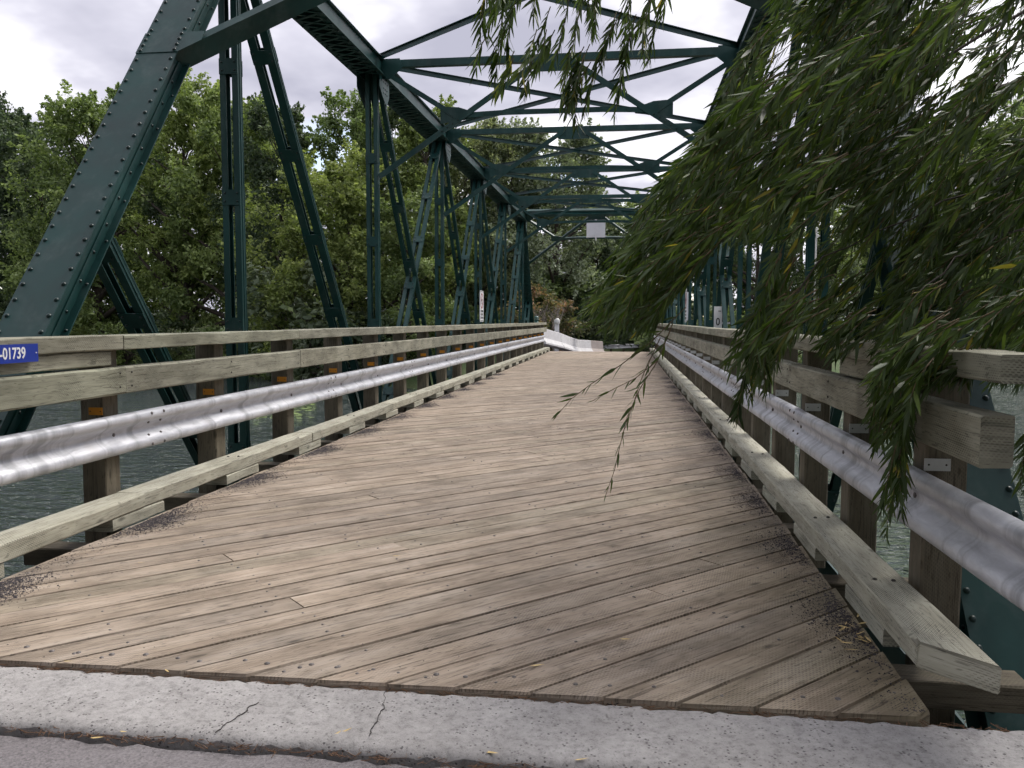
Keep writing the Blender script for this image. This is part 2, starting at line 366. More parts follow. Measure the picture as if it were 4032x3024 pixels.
# ------------------------------------------------------------------ bridge measures
XC = -1.21                       # bridge centre line
DH = 2.435                       # half width of the plank deck
TH = 3.17                        # half distance of the trusses
PL, Y1, NP = 5.26, 8.95, 7       # panel length, first panel point
def YN(i): return Y1 + PL * (i - 1)
Z_U, Z_L, Z_CB, Z_CT = 5.87, -1.05, 5.72, 6.02
D0, D1 = 3.32, 41.2              # deck ends
WATER = -2.5

# ------------------------------------------------------------------ ground, water, road
def bank_y(x):
    xs = [-400, -120, -60, -27, -12, -5.5, 3.5, 8, 16, 28, 60, 150, 400]; ys = [120, 84, 68, 55.5, 47, 42.0, 42.0, 47, 58, 74, 92, 110, 150]
    return float(np.interp(x, xs, ys))
def near_y(x):
    return float(np.interp(x, [-400, -60, -20, -7, 5, 9, 30, 400], [-60, -22, -6, 2.2, 2.2, -1.0, -12, -80]))
def hgt(x, y):
    by, ny = bank_y(x), near_y(x)
    if y > by - 1.5:
        t = (y - by + 1.5); z = -3.4 + 2.6 * min(1, t / 6.0) ** 0.8 + 0.9 * min(1, max(0, (t - 6) / 14)) + 1.4 * min(1, max(0, (t - 12) / 60))
        dr = abs(x - far_road_x(y)); k = max(0, min(1, (7 - dr) / 3.0)); return z * (1 - k) + (far_road_z(y) - 0.10) * k
    if y < ny + 1.5:
        t = ny + 1.5 - y; z = -3.4 + 3.1 * min(1, t / 3.5)
        k = max(0, min(1, (5.6 - abs(x + 1.2)) / 1.2)) * (1 if y < 2.6 else 0); return z * (1 - k) + (-0.16) * k
    return -3.6
def far_road_x(y): t = max(0, y - 42); return XC + 0.012 * t * t
def far_road_z(y): return float(np.interp(y, [0, 41, 43, 48, 57, 70, 120], [-0.03, -0.03, -0.06, -0.35, -0.85, -1.0, 0.2]))
def build_ground():
    def axis(parts): return sorted(set(round(v, 3) for a, b, n in parts for v in np.linspace(a, b, n)))
    xs = axis([(-900, -150, 8), (-150, -40, 14), (-40, 40, 54), (40, 150, 14), (150, 900, 8)])
    ys = axis([(-500, -40, 8), (-40, 10, 42), (10, 36, 6), (36, 100, 54), (100, 220, 14), (220, 1500, 8)])
    mb = MB(); R2 = random.Random(3)
    for y in ys:
        for x in xs: mb.v.append((x, y, hgt(x, y) + R2.uniform(-.05, .05)))
    nx = len(xs)
    for j in range(len(ys) - 1):
        for i in range(nx - 1):
            a = j * nx + i; mb.face((a, a + 1, a + nx + 1, a + nx), ((0, 0), (1, 0), (1, 1), (0, 1)), True)
    tag(mb.build('ground', M['ground']), kind='structure')
    mb = MB(); mb.v = [(-900, -500, WATER), (900, -500, WATER), (900, 1500, WATER), (-900, 1500, WATER)]
    mb.face((0, 1, 2, 3), ((0, 0), (1, 0), (1, 1), (0, 1)))
    tag(mb.build('river_water', M['water']), kind='structure')
build_ground()

def slab(name, x0, x1, y0, y1, nx, ny, ztop, thick, mat, jit, edge=0.02):
    """worn slab with an uneven top and chewed long edges"""
    mb = MB(); R2 = random.Random(name); V = {}
    e0 = [R2.gauss(0, edge) for _ in range(nx + 1)]; e1 = [R2.gauss(0, edge * 0.6) for _ in range(nx + 1)]
    for it in range(2):
        e0 = [(e0[max(i - 1, 0)] + e0[i] + e0[min(i + 1, nx)]) / 3 if R2.random() < .6 else e0[i] for i in range(nx + 1)]
    for j in range(ny + 1):
        for i in range(nx + 1):
            x = x0 + (x1 - x0) * i / nx; t = j / ny; y = y0 + e0[i] + (y1 + e1[i] - y0 - e0[i]) * t
            drop = 0.022 if j in (0, ny) else 0.0
            V[i, j] = len(mb.v); mb.v.append((x, y, ztop(x, y) + R2.uniform(-jit, jit) - drop * R2.uniform(.5, 1.3)))
    for j in range(ny):
        for i in range(nx): mb.face((V[i, j], V[i + 1, j], V[i + 1, j + 1], V[i, j + 1]), ((0, 0), (1, 0), (1, 1), (0, 1)), True)
    for jj, rev in ((0, False), (ny, True)):
        low = []
        for i in range(nx + 1): low.append(len(mb.v)); p = mb.v[V[i, jj]]; mb.v.append((p[0], p[1], p[2] - thick))
        for i in range(nx):
            q = (low[i], low[i + 1], V[i + 1, jj], V[i, jj]); mb.face(q if not rev else tuple(reversed(q)), ((0, 0), (1, 0), (1, 1), (0, 1)))
    return mb.build(name, mat)
tag(slab('road', -6.2, 3.8, -40, 2.80, 150, 150, lambda x, y: -0.035 - 0.004 * abs(x), 0.15, M['asphalt'], 0.0025, 0.006), kind='structure')
sill = tag(slab('concrete_sill', -6.0, 3.2, 2.835, 3.325, 260, 12, lambda x, y: -0.028 + 0.012 * (y - 2.83) / .5, 2.4, M['concrete'], 0.0025, 0.010), kind='structure')
mb = MB(); prev = None
for k in range(40):                                                   # road beyond the bridge, bending to the right
    y = 41.28 + k * 1.5; x = far_road_x(y); z = far_road_z(y); dx = far_road_x(y + .1) - far_road_x(y - .1); n = Vector((1, -dx / .2, 0)).normalized()
    a = len(mb.v)
    for q in (-3.6, 0, 3.6): p = Vector((x, y, z)) + n * q; mb.v.append(tuple(p))
    if k:
        mb.face((a - 3, a - 2, a + 1, a), ((0, 0), (1, 0), (1, 1), (0, 1))); mb.face((a - 2, a - 1, a + 2, a + 1), ((0, 0), (1, 0), (1, 1), (0, 1)))
tag(mb.build('road', M['asphalt']), kind='structure')
for pts in ([(1532, 2702), (1508, 2760), (1512, 2790), (1478, 2835), (1470, 2870), (1452, 2905)], [(1010, 2765), (960, 2805), (905, 2842), (862, 2868), (850, 2888)], [(2380, 2770), (2420, 2776), (2440, 2764)]):
    mb = MB(); R2 = random.Random(2); path = []
    for a, b in zip(pts, pts[1:]):
        for q in range(5): path.append((a[0] + (b[0] - a[0]) * q / 5 + R2.uniform(-9, 9), a[1] + (b[1] - a[1]) * q / 5))
    P_ = []
    for x, y in path: d = ray(x, y); P_.append(EYE + d * ((-.0185 - EYE.z) / d.z))
    for a, b in zip(P_, P_[1:]): mb.bar(a, b, R2.uniform(.0007, .0026), .004, (1, .2, 0))
    mb.build('crack', M['hole'], sill)
# dry litter in the joint between road and sill, and along the sill's deck side
mb = MB()
for k in range(1500):
    if k < 900: x = RNG.uniform(-5.2, 2.2); y = 2.815 + RNG.gauss(0, 0.016); z = -0.050
    else: x = RNG.uniform(-4.6, 1.5); y = 3.305 + RNG.gauss(0, 0.014); z = -0.026
    a = RNG.uniform(0, math.pi); l = RNG.uniform(.008, .03); w_ = RNG.uniform(.0008, .003); d = Vector((math.cos(a) * l, math.sin(a) * l * .6, RNG.uniform(-.004, .008)))
    mb.bar(Vector((x, y, z + RNG.uniform(0, .012))) - d, Vector((x, y, z + RNG.uniform(0, .012))) + d, w_, w_ * .6, (0.3, -.5, .8))
tag(mb.build('dry_litter', M['leafy_brown']), label='thin brown needles and litter along the concrete sill joints', cat='litter', kind='stuff')

# ------------------------------------------------------------------ plank deck
deck = empty('bridge_deck', (XC, D0, 0)); tag(deck, kind='structure')
def clip(poly, n, d):
    out = []
    for i in range(len(poly)):
        a, b = poly[i], poly[(i + 1) % len(poly)]; da = a[0] * n[0] + a[1] * n[1] - d; db = b[0] * n[0] + b[1] * n[1] - d
        if da <= 0: out.append(a)
        if (da < 0) != (db < 0) and abs(da - db) > 1e-9: t = da / (da - db); out.append((a[0] + (b[0] - a[0]) * t, a[1] + (b[1] - a[1]) * t))
    return out
S2 = math.sqrt(.5); PW = 0.308 * S2
bolts = MB()
def plank(k, cut0, cut1):
    """strip k of the 45 degree planking, between cuts measured along the plank"""
    R2 = random.Random(k * 7 + int(cut0 * 10)); g = 0.0045
    lo, hi = k * PW + g * R2.uniform(.5, 1.6), (k + 1) * PW - g * R2.uniform(.4, 1.3)
    al = (S2, S2); pe = (-S2, S2)                                       # along, across
    x0, x1, y0, y1 = XC - DH, XC + DH, D0, D1
    ov0, ov1 = R2.uniform(-.006, .012), R2.uniform(-.006, .012)
    poly = [(x0 - ov0, y0), (x1 + ov1, y0), (x1 + ov1, y1), (x0 - ov0, y1)]
    for n, d in ((pe, hi), ((-pe[0], -pe[1]), -lo), (al, cut1), ((-al[0], -al[1]), -cut0)):
        poly = clip(poly, n, d)
        if len(poly) < 3: return None
    area = abs(sum(poly[i][0] * poly[(i + 1) % len(poly)][1] - poly[(i + 1) % len(poly)][0] * poly[i][1] for i in range(len(poly)))) / 2
    if area < 0.006: return None
    cx = sum(p[0] for p in poly) / len(poly); cy = sum(p[1] for p in poly) / len(poly)
    zt = R2.uniform(-.003, .002); tilt = R2.uniform(-.008, .008)
    # subdivide long edges so that they can wander a little
    pts = []
    for i in range(len(poly)):
        a, b = poly[i], poly[(i + 1) % len(poly)]; ln = math.dist(a, b); m = max(1, int(ln / .28)) if cy < 16 else max(1, int(ln / .9))
        for q in range(m): pts.append((a[0] + (b[0] - a[0]) * q / m, a[1] + (b[1] - a[1]) * q / m, 0 < q))
    mb = MB(); n = len(pts)
    def inset(p, e):
        d = math.hypot(p[0] - cx, p[1] - cy); s = (lambda u: u)  # move inward across and along separately
        u = p[0] * al[0] + p[1] * al[1]; v = p[0] * pe[0] + p[1] * pe[1]; cu = cx * al[0] + cy * al[1]; cv = (lo + hi) / 2
        v2 = v - e * (1 if v > cv else -1) if abs(v - cv) > .5 * (hi - lo) - .02 else v
        u2 = u - e * .6 * (1 if u > cu else -1) if not p[2] else u
        return (u2 * al[0] + v2 * pe[0], u2 * al[1] + v2 * pe[1])
    ring_t, ring_e = [], []
    for p in pts:
        j = R2.uniform(-.0022, .0022) if p[2] else 0
        pj = (p[0] + pe[0] * j, p[1] + pe[1] * j, p[2]); v = pj[0] * pe[0] + pj[1] * pe[1] - (lo + hi) / 2
        q = inset(pj, R2.uniform(.003, .007)); ring_t.append((q[0], q[1], zt + v * tilt)); ring_e.append((pj[0], pj[1], zt + v * tilt - R2.uniform(.010, .020)))
    def uv(p): return (p[0] * al[0] + p[1] * al[1], p[0] * pe[0] + p[1] * pe[1])
    mb.v = ring_t + ring_e + [(p[0], p[1], -.075) for p in ring_e]
    mb.face(range(n), [uv(p) for p in ring_t])
    for i in range(n):
        j = (i + 1) % n
        mb.face((n + i, n + j, j, i), (uv(ring_e[i]), uv(ring_e[j]), uv(ring_t[j]), uv(ring_t[i])))
        mb.face((2 * n + i, 2 * n + j, n + j, n + i), ((i * .1, .1), (i * .1 + .1, .1), (i * .1 + .1, .17), (i * .1, .17)))
    o = mb.build('plank', M['deck']); under(o, deck)
    # bolt heads
    us = [p[0] * al[0] + p[1] * al[1] for p in pts]; a, b = min(us), max(us)
    rows = [a + .16, b - .16]; q = math.ceil(a / .86) * .86
    while q < b - .2:
        if q > a + .35: rows.append(q)
        q += .86
    for u in rows:
        if cy > 20: break
        for fr in (.27, .73):
            if R2.random() < .42: continue
            uu = u + R2.uniform(-.03, .03); v = lo + (hi - lo) * (fr + R2.uniform(-.06, .06)); x = uu * al[0] + v * pe[0]; y = uu * al[1] + v * pe[1]
            if x0 + .05 < x < x1 - .05 and y0 + .05 < y < y1: bolts.rivet((x, y, zt - .0025), (0, 0, 1), R2.uniform(.0075, .0115), 7)
    if lo < (D0 - .0) * S2 - (XC - DH) * S2:                            # row of heads along the near end
        for fr in (.28, .74):
            v = lo + (hi - lo) * fr; yb_ = D0 + .12 + R2.uniform(-.02, .03); xb_ = yb_ - v / S2
            if x0 + .06 < xb_ < x1 - .06: bolts.rivet((xb_, yb_, zt - .004), (0, 0, 1), R2.uniform(.011, .0155), 7) if R2.random() < .85 else None
    return o
kmin = math.floor((-S2 * (XC + DH) + S2 * D0) / PW); kmax = math.ceil((-S2 * (XC - DH) + S2 * D1) / PW)
for k in range(kmin, kmax + 1):
    R2 = random.Random(k + 500)
    # the strip crosses the deck between u-values; most strips have one butt joint
    vmid = (k + .5) * PW; ua = max((XC - DH) / S2 + vmid, (D0) / S2 - vmid); ub = min((XC + DH) / S2 + vmid, D1 / S2 - vmid)
    if ub - ua > 3.0 and R2.random() < .8:
        c = ua + (ub - ua) * R2.uniform(.22, .78); plank(k, -99, c - .0015); plank(k, c + .0015, 199)
    else: plank(k, -99, 199)
o = under(bolts.build('bolt_heads', M['nail']), deck); tag(o, kind='stuff')
# grit swept against the curbs
def grit():
    mb = MB(); R2 = random.Random(11); base = [Vector((1, 0, 0)), Vector((0, 1, 0)), Vector((-1, 0, 0)), Vector((0, -1, 0)), Vector((0, 0, 1))]
    def stone(x, y, r):
        b = len(mb.v); an = R2.uniform(0, 6.28); ca, sa = math.cos(an), math.sin(an)
        for v in base:
            w_ = Vector((v.x * R2.uniform(.7, 1.3), v.y * R2.uniform(.7, 1.3), v.z * R2.uniform(.5, 1.0))) * r; mb.v.append((x + w_.x * ca - w_.y * sa, y + w_.x * sa + w_.y * ca, .001 + w_.z))
        for i in range(4): mb.face((b + i, b + (i + 1) % 4, b + 4), ((0, 0),) * 3)
    for s, posts in ((-1, POSTS[-1]), (1, POSTS[1])):
        for k, py in enumerate(posts):
            if py > 24: continue
            n = int((6500 if s < 0 else 3200) / (1 + py * .07))
            for _ in range(n):
                t = abs(R2.gauss(0, 1)); y = py + R2.gauss(0.0, .26); off = 0.02 + abs(R2.gauss(0, .055 if s > 0 else .085)) * math.exp(-((y - py) / .5) ** 2) + (R2.random() ** 3) * .22
                y = max(y, D0 + .02); stone(XC + s * (DH - off), y, R2.uniform(.0013, .0042) if R2.random() < .93 else R2.uniform(.005, .009))
        for _ in range(3500 if s < 0 else 1200):
            y = D0 + .05 + 20 * R2.random() ** 1.6; stone(XC + s * (DH - .02 - abs(R2.gauss(0, .12 if s < 0 else .09))), y, R2.uniform(.002, .006))
    for _ in range(350):
        stone(R2.uniform(XC - DH + .1, XC + DH - .1), D0 + .05 + 8 * R2.random() ** 1.4, R2.uniform(.002, .0045))
    o = mb.build('grit', M['gravel']); tag(o, label='dark grit swept against the timber curbs on the deck', cat='gravel', kind='stuff')
POSTS = {-1: [5.83 + 1.745 * k for k in range(-1, 21)], 1: [4.40, 5.82, 7.20, 8.58, 10.0, 11.45, 13.05, 14.7, 16.25] + [17.85 + 1.58 * k for k in range(15)]}
grit()

# ------------------------------------------------------------------ timber railings, guardrails, curbs
def timber(mb, p0, p1, w_, h_, wdir, seed, ch=.006, step=.3, jit=.0018):
    R2 = random.Random(seed); p0 = Vector(p0); p1 = Vector(p1); ln = (p1 - p0).length; n = max(1, int(ln / step)); d = (p1 - p0).normalized()
    a = Vector(wdir); a = (a - d * a.dot(d)).normalized(); c = d.cross(a); hw, hh = w_ / 2, h_ / 2; rings = []; off = R2.uniform(0, 20)
    for i in range(n + 1):
        e = [ch * R2.uniform(.5, 1.9) for _ in range(4)]
        q = [(-hw + e[0], -hh), (hw - e[1], -hh), (hw, -hh + e[1]), (hw, hh - e[2]), (hw - e[2], hh), (-hw + e[3], hh), (-hw, hh - e[3]), (-hw, -hh + e[0])]
        m = p0 + d * (ln * i / n); rings.append([m + a * (x + R2.uniform(-jit, jit)) + c * (y + R2.uniform(-jit, jit)) for x, y in q])
    per = [0, w_, w_ + .004, w_ + h_, w_ + h_ + .004, 2 * w_ + h_, 2 * w_ + h_ + .004, 2 * w_ + 2 * h_, 2 * w_ + 2 * h_ + .004]
    b = len(mb.v)
    for r in rings: mb.v += [tuple(p) for p in r]
    for i in range(n):
        for k in range(8):
            j = (k + 1) % 8; u0, u1 = off + ln * i / n, off + ln * (i + 1) / n
            mb.face((b + i * 8 + k, b + i * 8 + j, b + i * 8 + 8 + j, b + i * 8 + 8 + k), ((u0, per[k]), (u0, per[k + 1]), (u1, per[k + 1]), (u1, per[k])))
    uvc = [(x * 1.0 + off, y) for x, y in [(-hw, -hh), (hw, -hh), (hw, -hh), (hw, hh), (hw, hh), (-hw, hh), (-hw, hh), (-hw, -hh)]]
    mb.face([b + k for k in reversed(range(8))], list(reversed(uvc))); mb.face([b + n * 8 + k for k in range(8)], uvc)
SIDE = {-1: 'river', 1: 'willow'}
def railing(s):
    posts = POSTS[s]; U = lambda u: XC + s * u
    root = empty('wooden_railing', (U(2.83), posts[0], 0))
    tag(root, 'long pale timber railing carrying the blue number plate and orange reflectors' if s < 0 else 'long pale timber railing partly covered by willow branches with white reflectors', 'railing', 'timber railings of the bridge')
    for k, y in enumerate(posts):
        mb = MB(); timber(mb, (U(2.835), y + .095, -.55), (U(2.835), y + .095, 1.312), .20, .19, (1, 0, 0), k * 3 + s, .008, .5); p = under(mb.build('post', M['post']), root)
        if k == 0 and s < 0: continue
        mb = MB(); zc = .842 if s < 0 else .825; cx = U(2.80 if s < 0 else 2.79); tw, th = (.113, .058) if s < 0 else (.125, .062)
        mb.box(cx - tw / 2, cx + tw / 2, y - .006, y + .002, zc - th / 2, zc + th / 2)
        under_part(mb.build('reflector', M['orange' if s < 0 else 'white_tab']), p)
        
        if y < 16:
            mb = MB()
            for q in (-.042, .042): mb.rivet((cx + q, y - .006, zc), (0, -1, 0), .006, 6)
            under_part(mb.build('screw', M['hole']), p)
    # rails are cut at every second post
    joints = [posts[0] - (1.2 if s < 0 else .95)] + [y + .1 for y in posts[(1 if s < 0 else 2)::2]] + [posts[-1] + .35]
    if joints[-1] - joints[-2] < .6: joints.pop(-2)
    for k in range(len(joints) - 1):
        a, b = joints[k] + .003, joints[k + 1] - .003; R2 = random.Random(k + 40 * s)
        dz = R2.uniform(-.004, .004); dx = R2.uniform(-.004, .004)
        mb = MB(); timber(mb, (U(2.735 + dx), a - (.12 if k == 0 else 0), 1.370 + dz), (U(2.735 + dx), b, 1.370 + dz), .24, .112, (1, 0, 0), 900 + k * 5 + s, .007); under(mb.build('top_rail', M['rail']), root)
        dz = R2.uniform(-.004, .004); dx = R2.uniform(-.005, .005)
        mb = MB(); timber(mb, (U(2.670 + dx), a, 1.080 + dz), (U(2.670 + dx), b, 1.080 + dz), .128, .208, (1, 0, 0), 700 + k * 5 + s, .009); mr = under(mb.build('middle_rail', M['rail']), root)
        if a < 18:
            mb = MB()
            for yy in [y + .095 for y in posts if a - .2 < y + .095 < b + .2] :
                for q in (-.05, .055):
                    y2 = min(max(yy, a + .07), b - .07); mb.rivet((U(2.6065 + dx), y2 + R2.uniform(-.012, .012), 1.080 + q), (-s, 0, 0), .0095, 6)
            under_part(mb.build('bolts', M['hole']), mr)
    # short filler board below the top rail at the near end
    mb = MB(); timber(mb, (U(2.70), posts[0] + (-.6 if s < 0 else .2), 1.252), (U(2.70), posts[1] - .01, 1.252), .10, .112, (1, 0, 0), 77 + s, .006); under(mb.build('filler_board', M['rail']), root)
    return root
def under_part(o, part):
    o.parent = part; return o      # parts carry identity world matrices
WPROF = [(-.156, .030), (-.152, .052), (-.143, .070), (-.128, .080), (-.110, .083), (-.092, .081), (-.076, .072), (-.058, .050), (-.040, .024), (-.024, .009), (0, .003)]
WPROF = WPROF + [(-z, d) for z, d in reversed(WPROF[:-1])]
def wbeam(y0, y1, U, s, zc, off=0.0, dent=0.0, seed=0):
    R2 = random.Random(seed); mb = MB(); n = max(2, int((y1 - y0) / .16)); m = len(WPROF)
    dents = [(R2.uniform(y0 + .7, max(y0 + .8, y1 - .9)), R2.uniform(-.1, .1), R2.uniform(.001, .005) * dent, R2.uniform(.05, .2)) for _ in range(10)]
    for i in range(n + 1):
        y = y0 + (y1 - y0) * i / n
        for z, d in WPROF:
            dd = sum(-A * math.exp(-((y - yy) / w_) ** 2 - ((z - z0) / .07) ** 2) for yy, z0, A, w_ in dents)
            mb.v.append((U(2.735 - .002 - d - off - dd), y, zc + z))
    per = [0]
    for k in range(m - 1): per.append(per[-1] + math.dist(WPROF[k], WPROF[k + 1]))
    for i in range(n):
        for k in range(m - 1):
            q = (i * m + k, i * m + k + 1, (i + 1) * m + k + 1, (i + 1) * m + k); u0, u1 = (y1 - y0) * i / n, (y1 - y0) * (i + 1) / n; uv = ((u0, per[k]), (u0, per[k + 1]), (u1, per[k + 1]), (u1, per[k]))
            if s < 0: mb.face(tuple(reversed(q)), tuple(reversed(uv)), True)
            else: mb.face(q, uv, True)
    return mb
def guardrail(s):
    U = lambda u: XC + s * u; zc = .648
    root = empty('steel_guardrail', (U(2.70), 4.0, 0)); tag(root, 'ribbed galvanised steel guardrail below the orange reflectors' if s < 0 else 'ribbed galvanised steel guardrail below the white reflectors', 'guardrail', 'steel guardrails of the bridge')
    cuts = ([2.2] + [6.26 + 4.22 * k for k in range(8)] + [40.6]) if s < 0 else ([1.2] + [7.15 + 4.2 * k for k in range(8)] + [41.2])
    for k in range(len(cuts) - 1):
        a, b = cuts[k], cuts[k + 1] + (.32 if k < len(cuts) - 2 else 0)
        mb = wbeam(a, b, U, s, zc, off=(.0065 if k % 2 == 0 else 0.0), dent=1.0, seed=k + 9 * s); o = under(mb.build('beam_panel', M['galv']), root)
        md = o.modifiers.new('thickness', 'SOLIDIFY'); md.thickness = .0035; md.offset = 0; md.use_rim = False
        if b < 30:
            mb = MB(); sp = b - .16
            for dy in (-.09, .09):
                for z, dpt in ((-.127, .080), (-.055, .046), (.055, .046), (.127, .080)):
                    mb.rivet((U(2.735 - .009 - dpt), sp + dy, zc + z), (-s, 0, -.0), .014, 8)
            for py in POSTS[s]:
                if a < py + .09 < b: mb.rivet((U(2.735 - .011), py + .09, zc), (-s, 0, 0), .018, 8)
            under_part(mb.build('bolts', M['nail']), o)
    return root
def curb(s):
    U = lambda u: XC + s * u; posts = POSTS[s]
    root = empty('timber_curb', (U(2.6), posts[0], 0)); tag(root, 'low timber wheel curb on blocks below the railing with orange reflectors' if s < 0 else 'low timber wheel curb on blocks with a sawn-off end by the sill', 'curb', 'timber curbs of the deck')
    joints = [posts[0] - 1.4 if s < 0 else 3.36] + [y + .05 for y in posts[(1 if s < 0 else 2)::2]] + [D1 - .2]
    if joints[-1] - joints[-2] < .6: joints.pop(-2)
    for k in range(len(joints) - 1):
        a, b = joints[k] + .003, joints[k + 1] - .003; mb = MB(); R2 = random.Random(k + s)
        dx = R2.uniform(-.004, .006)
        timber(mb, (U(2.569 + dx), a, .150), (U(2.569 + dx), b, .150), .238, .112, (1, 0, 0), 300 + k * 7 + s, .008)
        if k == 0 and s > 0:                                           # sawn-off inner corner
            for i, v in enumerate(mb.v):
                if v[1] < a + .01 and v[0] < U(2.52): mb.v[i] = (v[0], v[1] + .22, v[2])
                elif v[1] < a + .22 and v[1] > a + .02 and v[0] < U(2.52): mb.v[i] = (v[0], a + .25, v[2])
        o = under(mb.build('curb_timber', M['curb']), root)
        if a < 14:
            mb = MB()
            for py in posts:
                if a + .1 < py + .1 < b - .1:
                    for q in (2.52, 2.61): mb.rivet((U(q), py + R2.uniform(-.05, .05), .207), (0, 0, 1), .013, 6)
            if mb.v: under_part(mb.build('bolts', M['hole']), o)
    for k, y in enumerate(posts):
        mb = MB(); timber(mb, (U(2.558), y - .36, .0475), (U(2.558), y + .32, .0475), .215, .088, (1, 0, 0), 3000 + k + s, .006); under(mb.build('curb_block', M['curb']), root)
        mb = MB(); yy = y - .42
        timber(mb, (U(2.20), yy, -.155), (U(3.05), yy, -.155), .19, .13, (0, 1, 0), 4000 + k + s, .006, .4)
        under(mb.build('cross_tie', M['post']), root)
    return root
railing(-1); railing(1); guardrail(-1); guardrail(1); curb(-1); curb(1)
# ------------------------------------------------------------------ riveted truss bridge
bridge = empty('truss_bridge', (XC, YN(0), Z_L)); tag(bridge, 'dark green riveted steel through truss bridge over the river', 'bridge')
ST, RV = M['steel'], M['rivet']
def part(mb, name, mat=None): return under(mb.build(name, mat or ST), bridge)
def sub(mb, name, p, mat=None):
    return under_part(mb.build(name, mat or RV), p) if mb.v else None
def laced_member(name, p0, p1, legw, gap, dep, batt, wdir=(1, 0, 0), first=.5, detail=True, seed=0):
    """two legs side by side across the bridge, tied by riveted batten plates on both faces"""
    p0 = Vector(p0); p1 = Vector(p1); d = (p1 - p0).normalized(); a = Vector(wdir); c = d.cross(a).normalized(); ln = (p1 - p0).length
    mb = MB(); o_ = (gap + legw) / 2
    for q in (-1, 1):
        # each leg: two angles back to back, drawn as a channel with a shallow groove on its outer side
        mb.bar(p0, p1, legw, .012, a, 0, (q * o_, -dep / 2 + .006)); mb.bar(p0, p1, legw, .012, a, 0, (q * o_, dep / 2 - .006))
        mb.bar(p0, p1, .012, dep - .024, a, 0, (q * (o_ + legw / 2 - .010), 0))
        mb.bar(p0, p1, .010, .02, a, 0, (q * (o_ + legw / 2 - .001), 0))
    o = part(mb, name)
    t = first
    while t < ln - .25:
        for q in (-1, 1):
            bb = MB(); m = p0 + d * t + c * (q * (dep / 2 + .005)); wd = gap + 2 * legw + .004
            bb.bar(m - d * .085, m + d * .085, wd, .010, a); bp = under_part(bb.build('batten', ST), o)
            if detail:
                for e in (-.045, .045):
                    for f_ in (-1, 1): bb2.rivet(m + d * e + a * f_ * (wd / 2 - .034) + c * q * .005, c * q, .0145)
        t += batt
    return o
bb2 = MB()
def take_rivets(o):
    global bb2
    r = sub(bb2, 'rivets', o); bb2 = MB()
    if r: tag(r, kind='stuff')
    return r
def box_member(name, A, B, nrm, s, detail, lacing_objs, W=.46, H_=.285):
    """riveted box of cover plate, two webs with flanges and bottom lacing; A-B lies on the cover's outer face"""
    A = Vector(A); B = Vector(B); d = (B - A).normalized(); n = Vector(nrm); a = Vector((1, 0, 0)); ln = (B - A).length
    mb = MB(); w0 = W / 2 - .058
    mb.bar(A - n * .006, B - n * .006, W, .012, a)
    for q in (-1, 1):
        mb.bar(A - n * (.0125 + H_ / 2), B - n * (.0125 + H_ / 2), .012, H_, a, 0, (q * w0, 0))
        mb.bar(A - n * .0185, B - n * .0185, .036, .012, a, 0, (q * (w0 + .025), 0))
        mb.bar(A - n * (H_ + .0065), B - n * (H_ + .0065), .075, .012, a, 0, (q * (w0 + .044), 0))       # lower flange turned out
        mb.bar(A - n * (H_ - .035), B - n * (H_ - .035), .012, .07, a, 0, (q * (w0 + .013), 0))
    o = part(mb, name)
    t = .12
    while t < ln - .05:
        for q in (-1, 1):
            bb2.rivet(A + d * t + a * q * (w0 + .024), n, .0205)
            if detail:
                if int(t / .15) % 3 == 0: bb2.rivet(A + d * t - n * (H_ + .0005) + a * q * (w0 + .050), n, .015); 
                bb2.rivet(A + d * t - n * (H_ - .04) + a * q * (w0 + .019), a * q, .015) if int(t / .15) % 2 == 0 else None
        t += .15
    take_rivets(o)
    # zig-zag lacing between the lower flanges
    stp = .235; k = 0; t = .15; lm = MB(); me = None
    while t + stp < ln - .1:
        x0, x1 = (-w0 - .043, w0 + .043) if k % 2 else (w0 + .043, -w0 - .043)
        for lay, (xa, xb) in enumerate(((x0, x1), (x1, x0))):
            p = A + d * t - n * (H_ + .018 + lay * .009) + a * xa; q_ = A + d * (t + stp) - n * (H_ + .018 + lay * .009) + a * xb
            if lacing_objs:
                bb = MB(); bb.bar(p, q_, .05, .008, d); lo = under_part(bb.build('lacing_bar', ST), o)
            else: lm.bar(p, q_, .05, .008, d)
            if lay == 0 and detail: bb2.rivet(p - n * .012, -n, .017)
        t += stp; k += 1
    if lm.v: tag(sub(lm, 'lacing_bars', o, ST), kind='stuff')
    if bb2.v: take_rivets(o)
    return o
def plate(name, pts, n, th, rows=(), rr=.0145, off=0.0):
    n = Vector(n).normalized(); mb = MB(); pts = [Vector(p) + n * off for p in pts]; rows = [Vector(p) + n * off for p in rows]; mb.prism([Vector(p) - n * th / 2 for p in pts], [Vector(p) + n * th / 2 for p in pts]); o = part(mb, name)
    for p in rows: bb2.rivet(Vector(p) + n * th / 2, n, rr)
    take_rivets(o) if bb2.v else None
    return o
slope = Vector((0, YN(1) - YN(0), 5.99 - Z_L)).normalized()
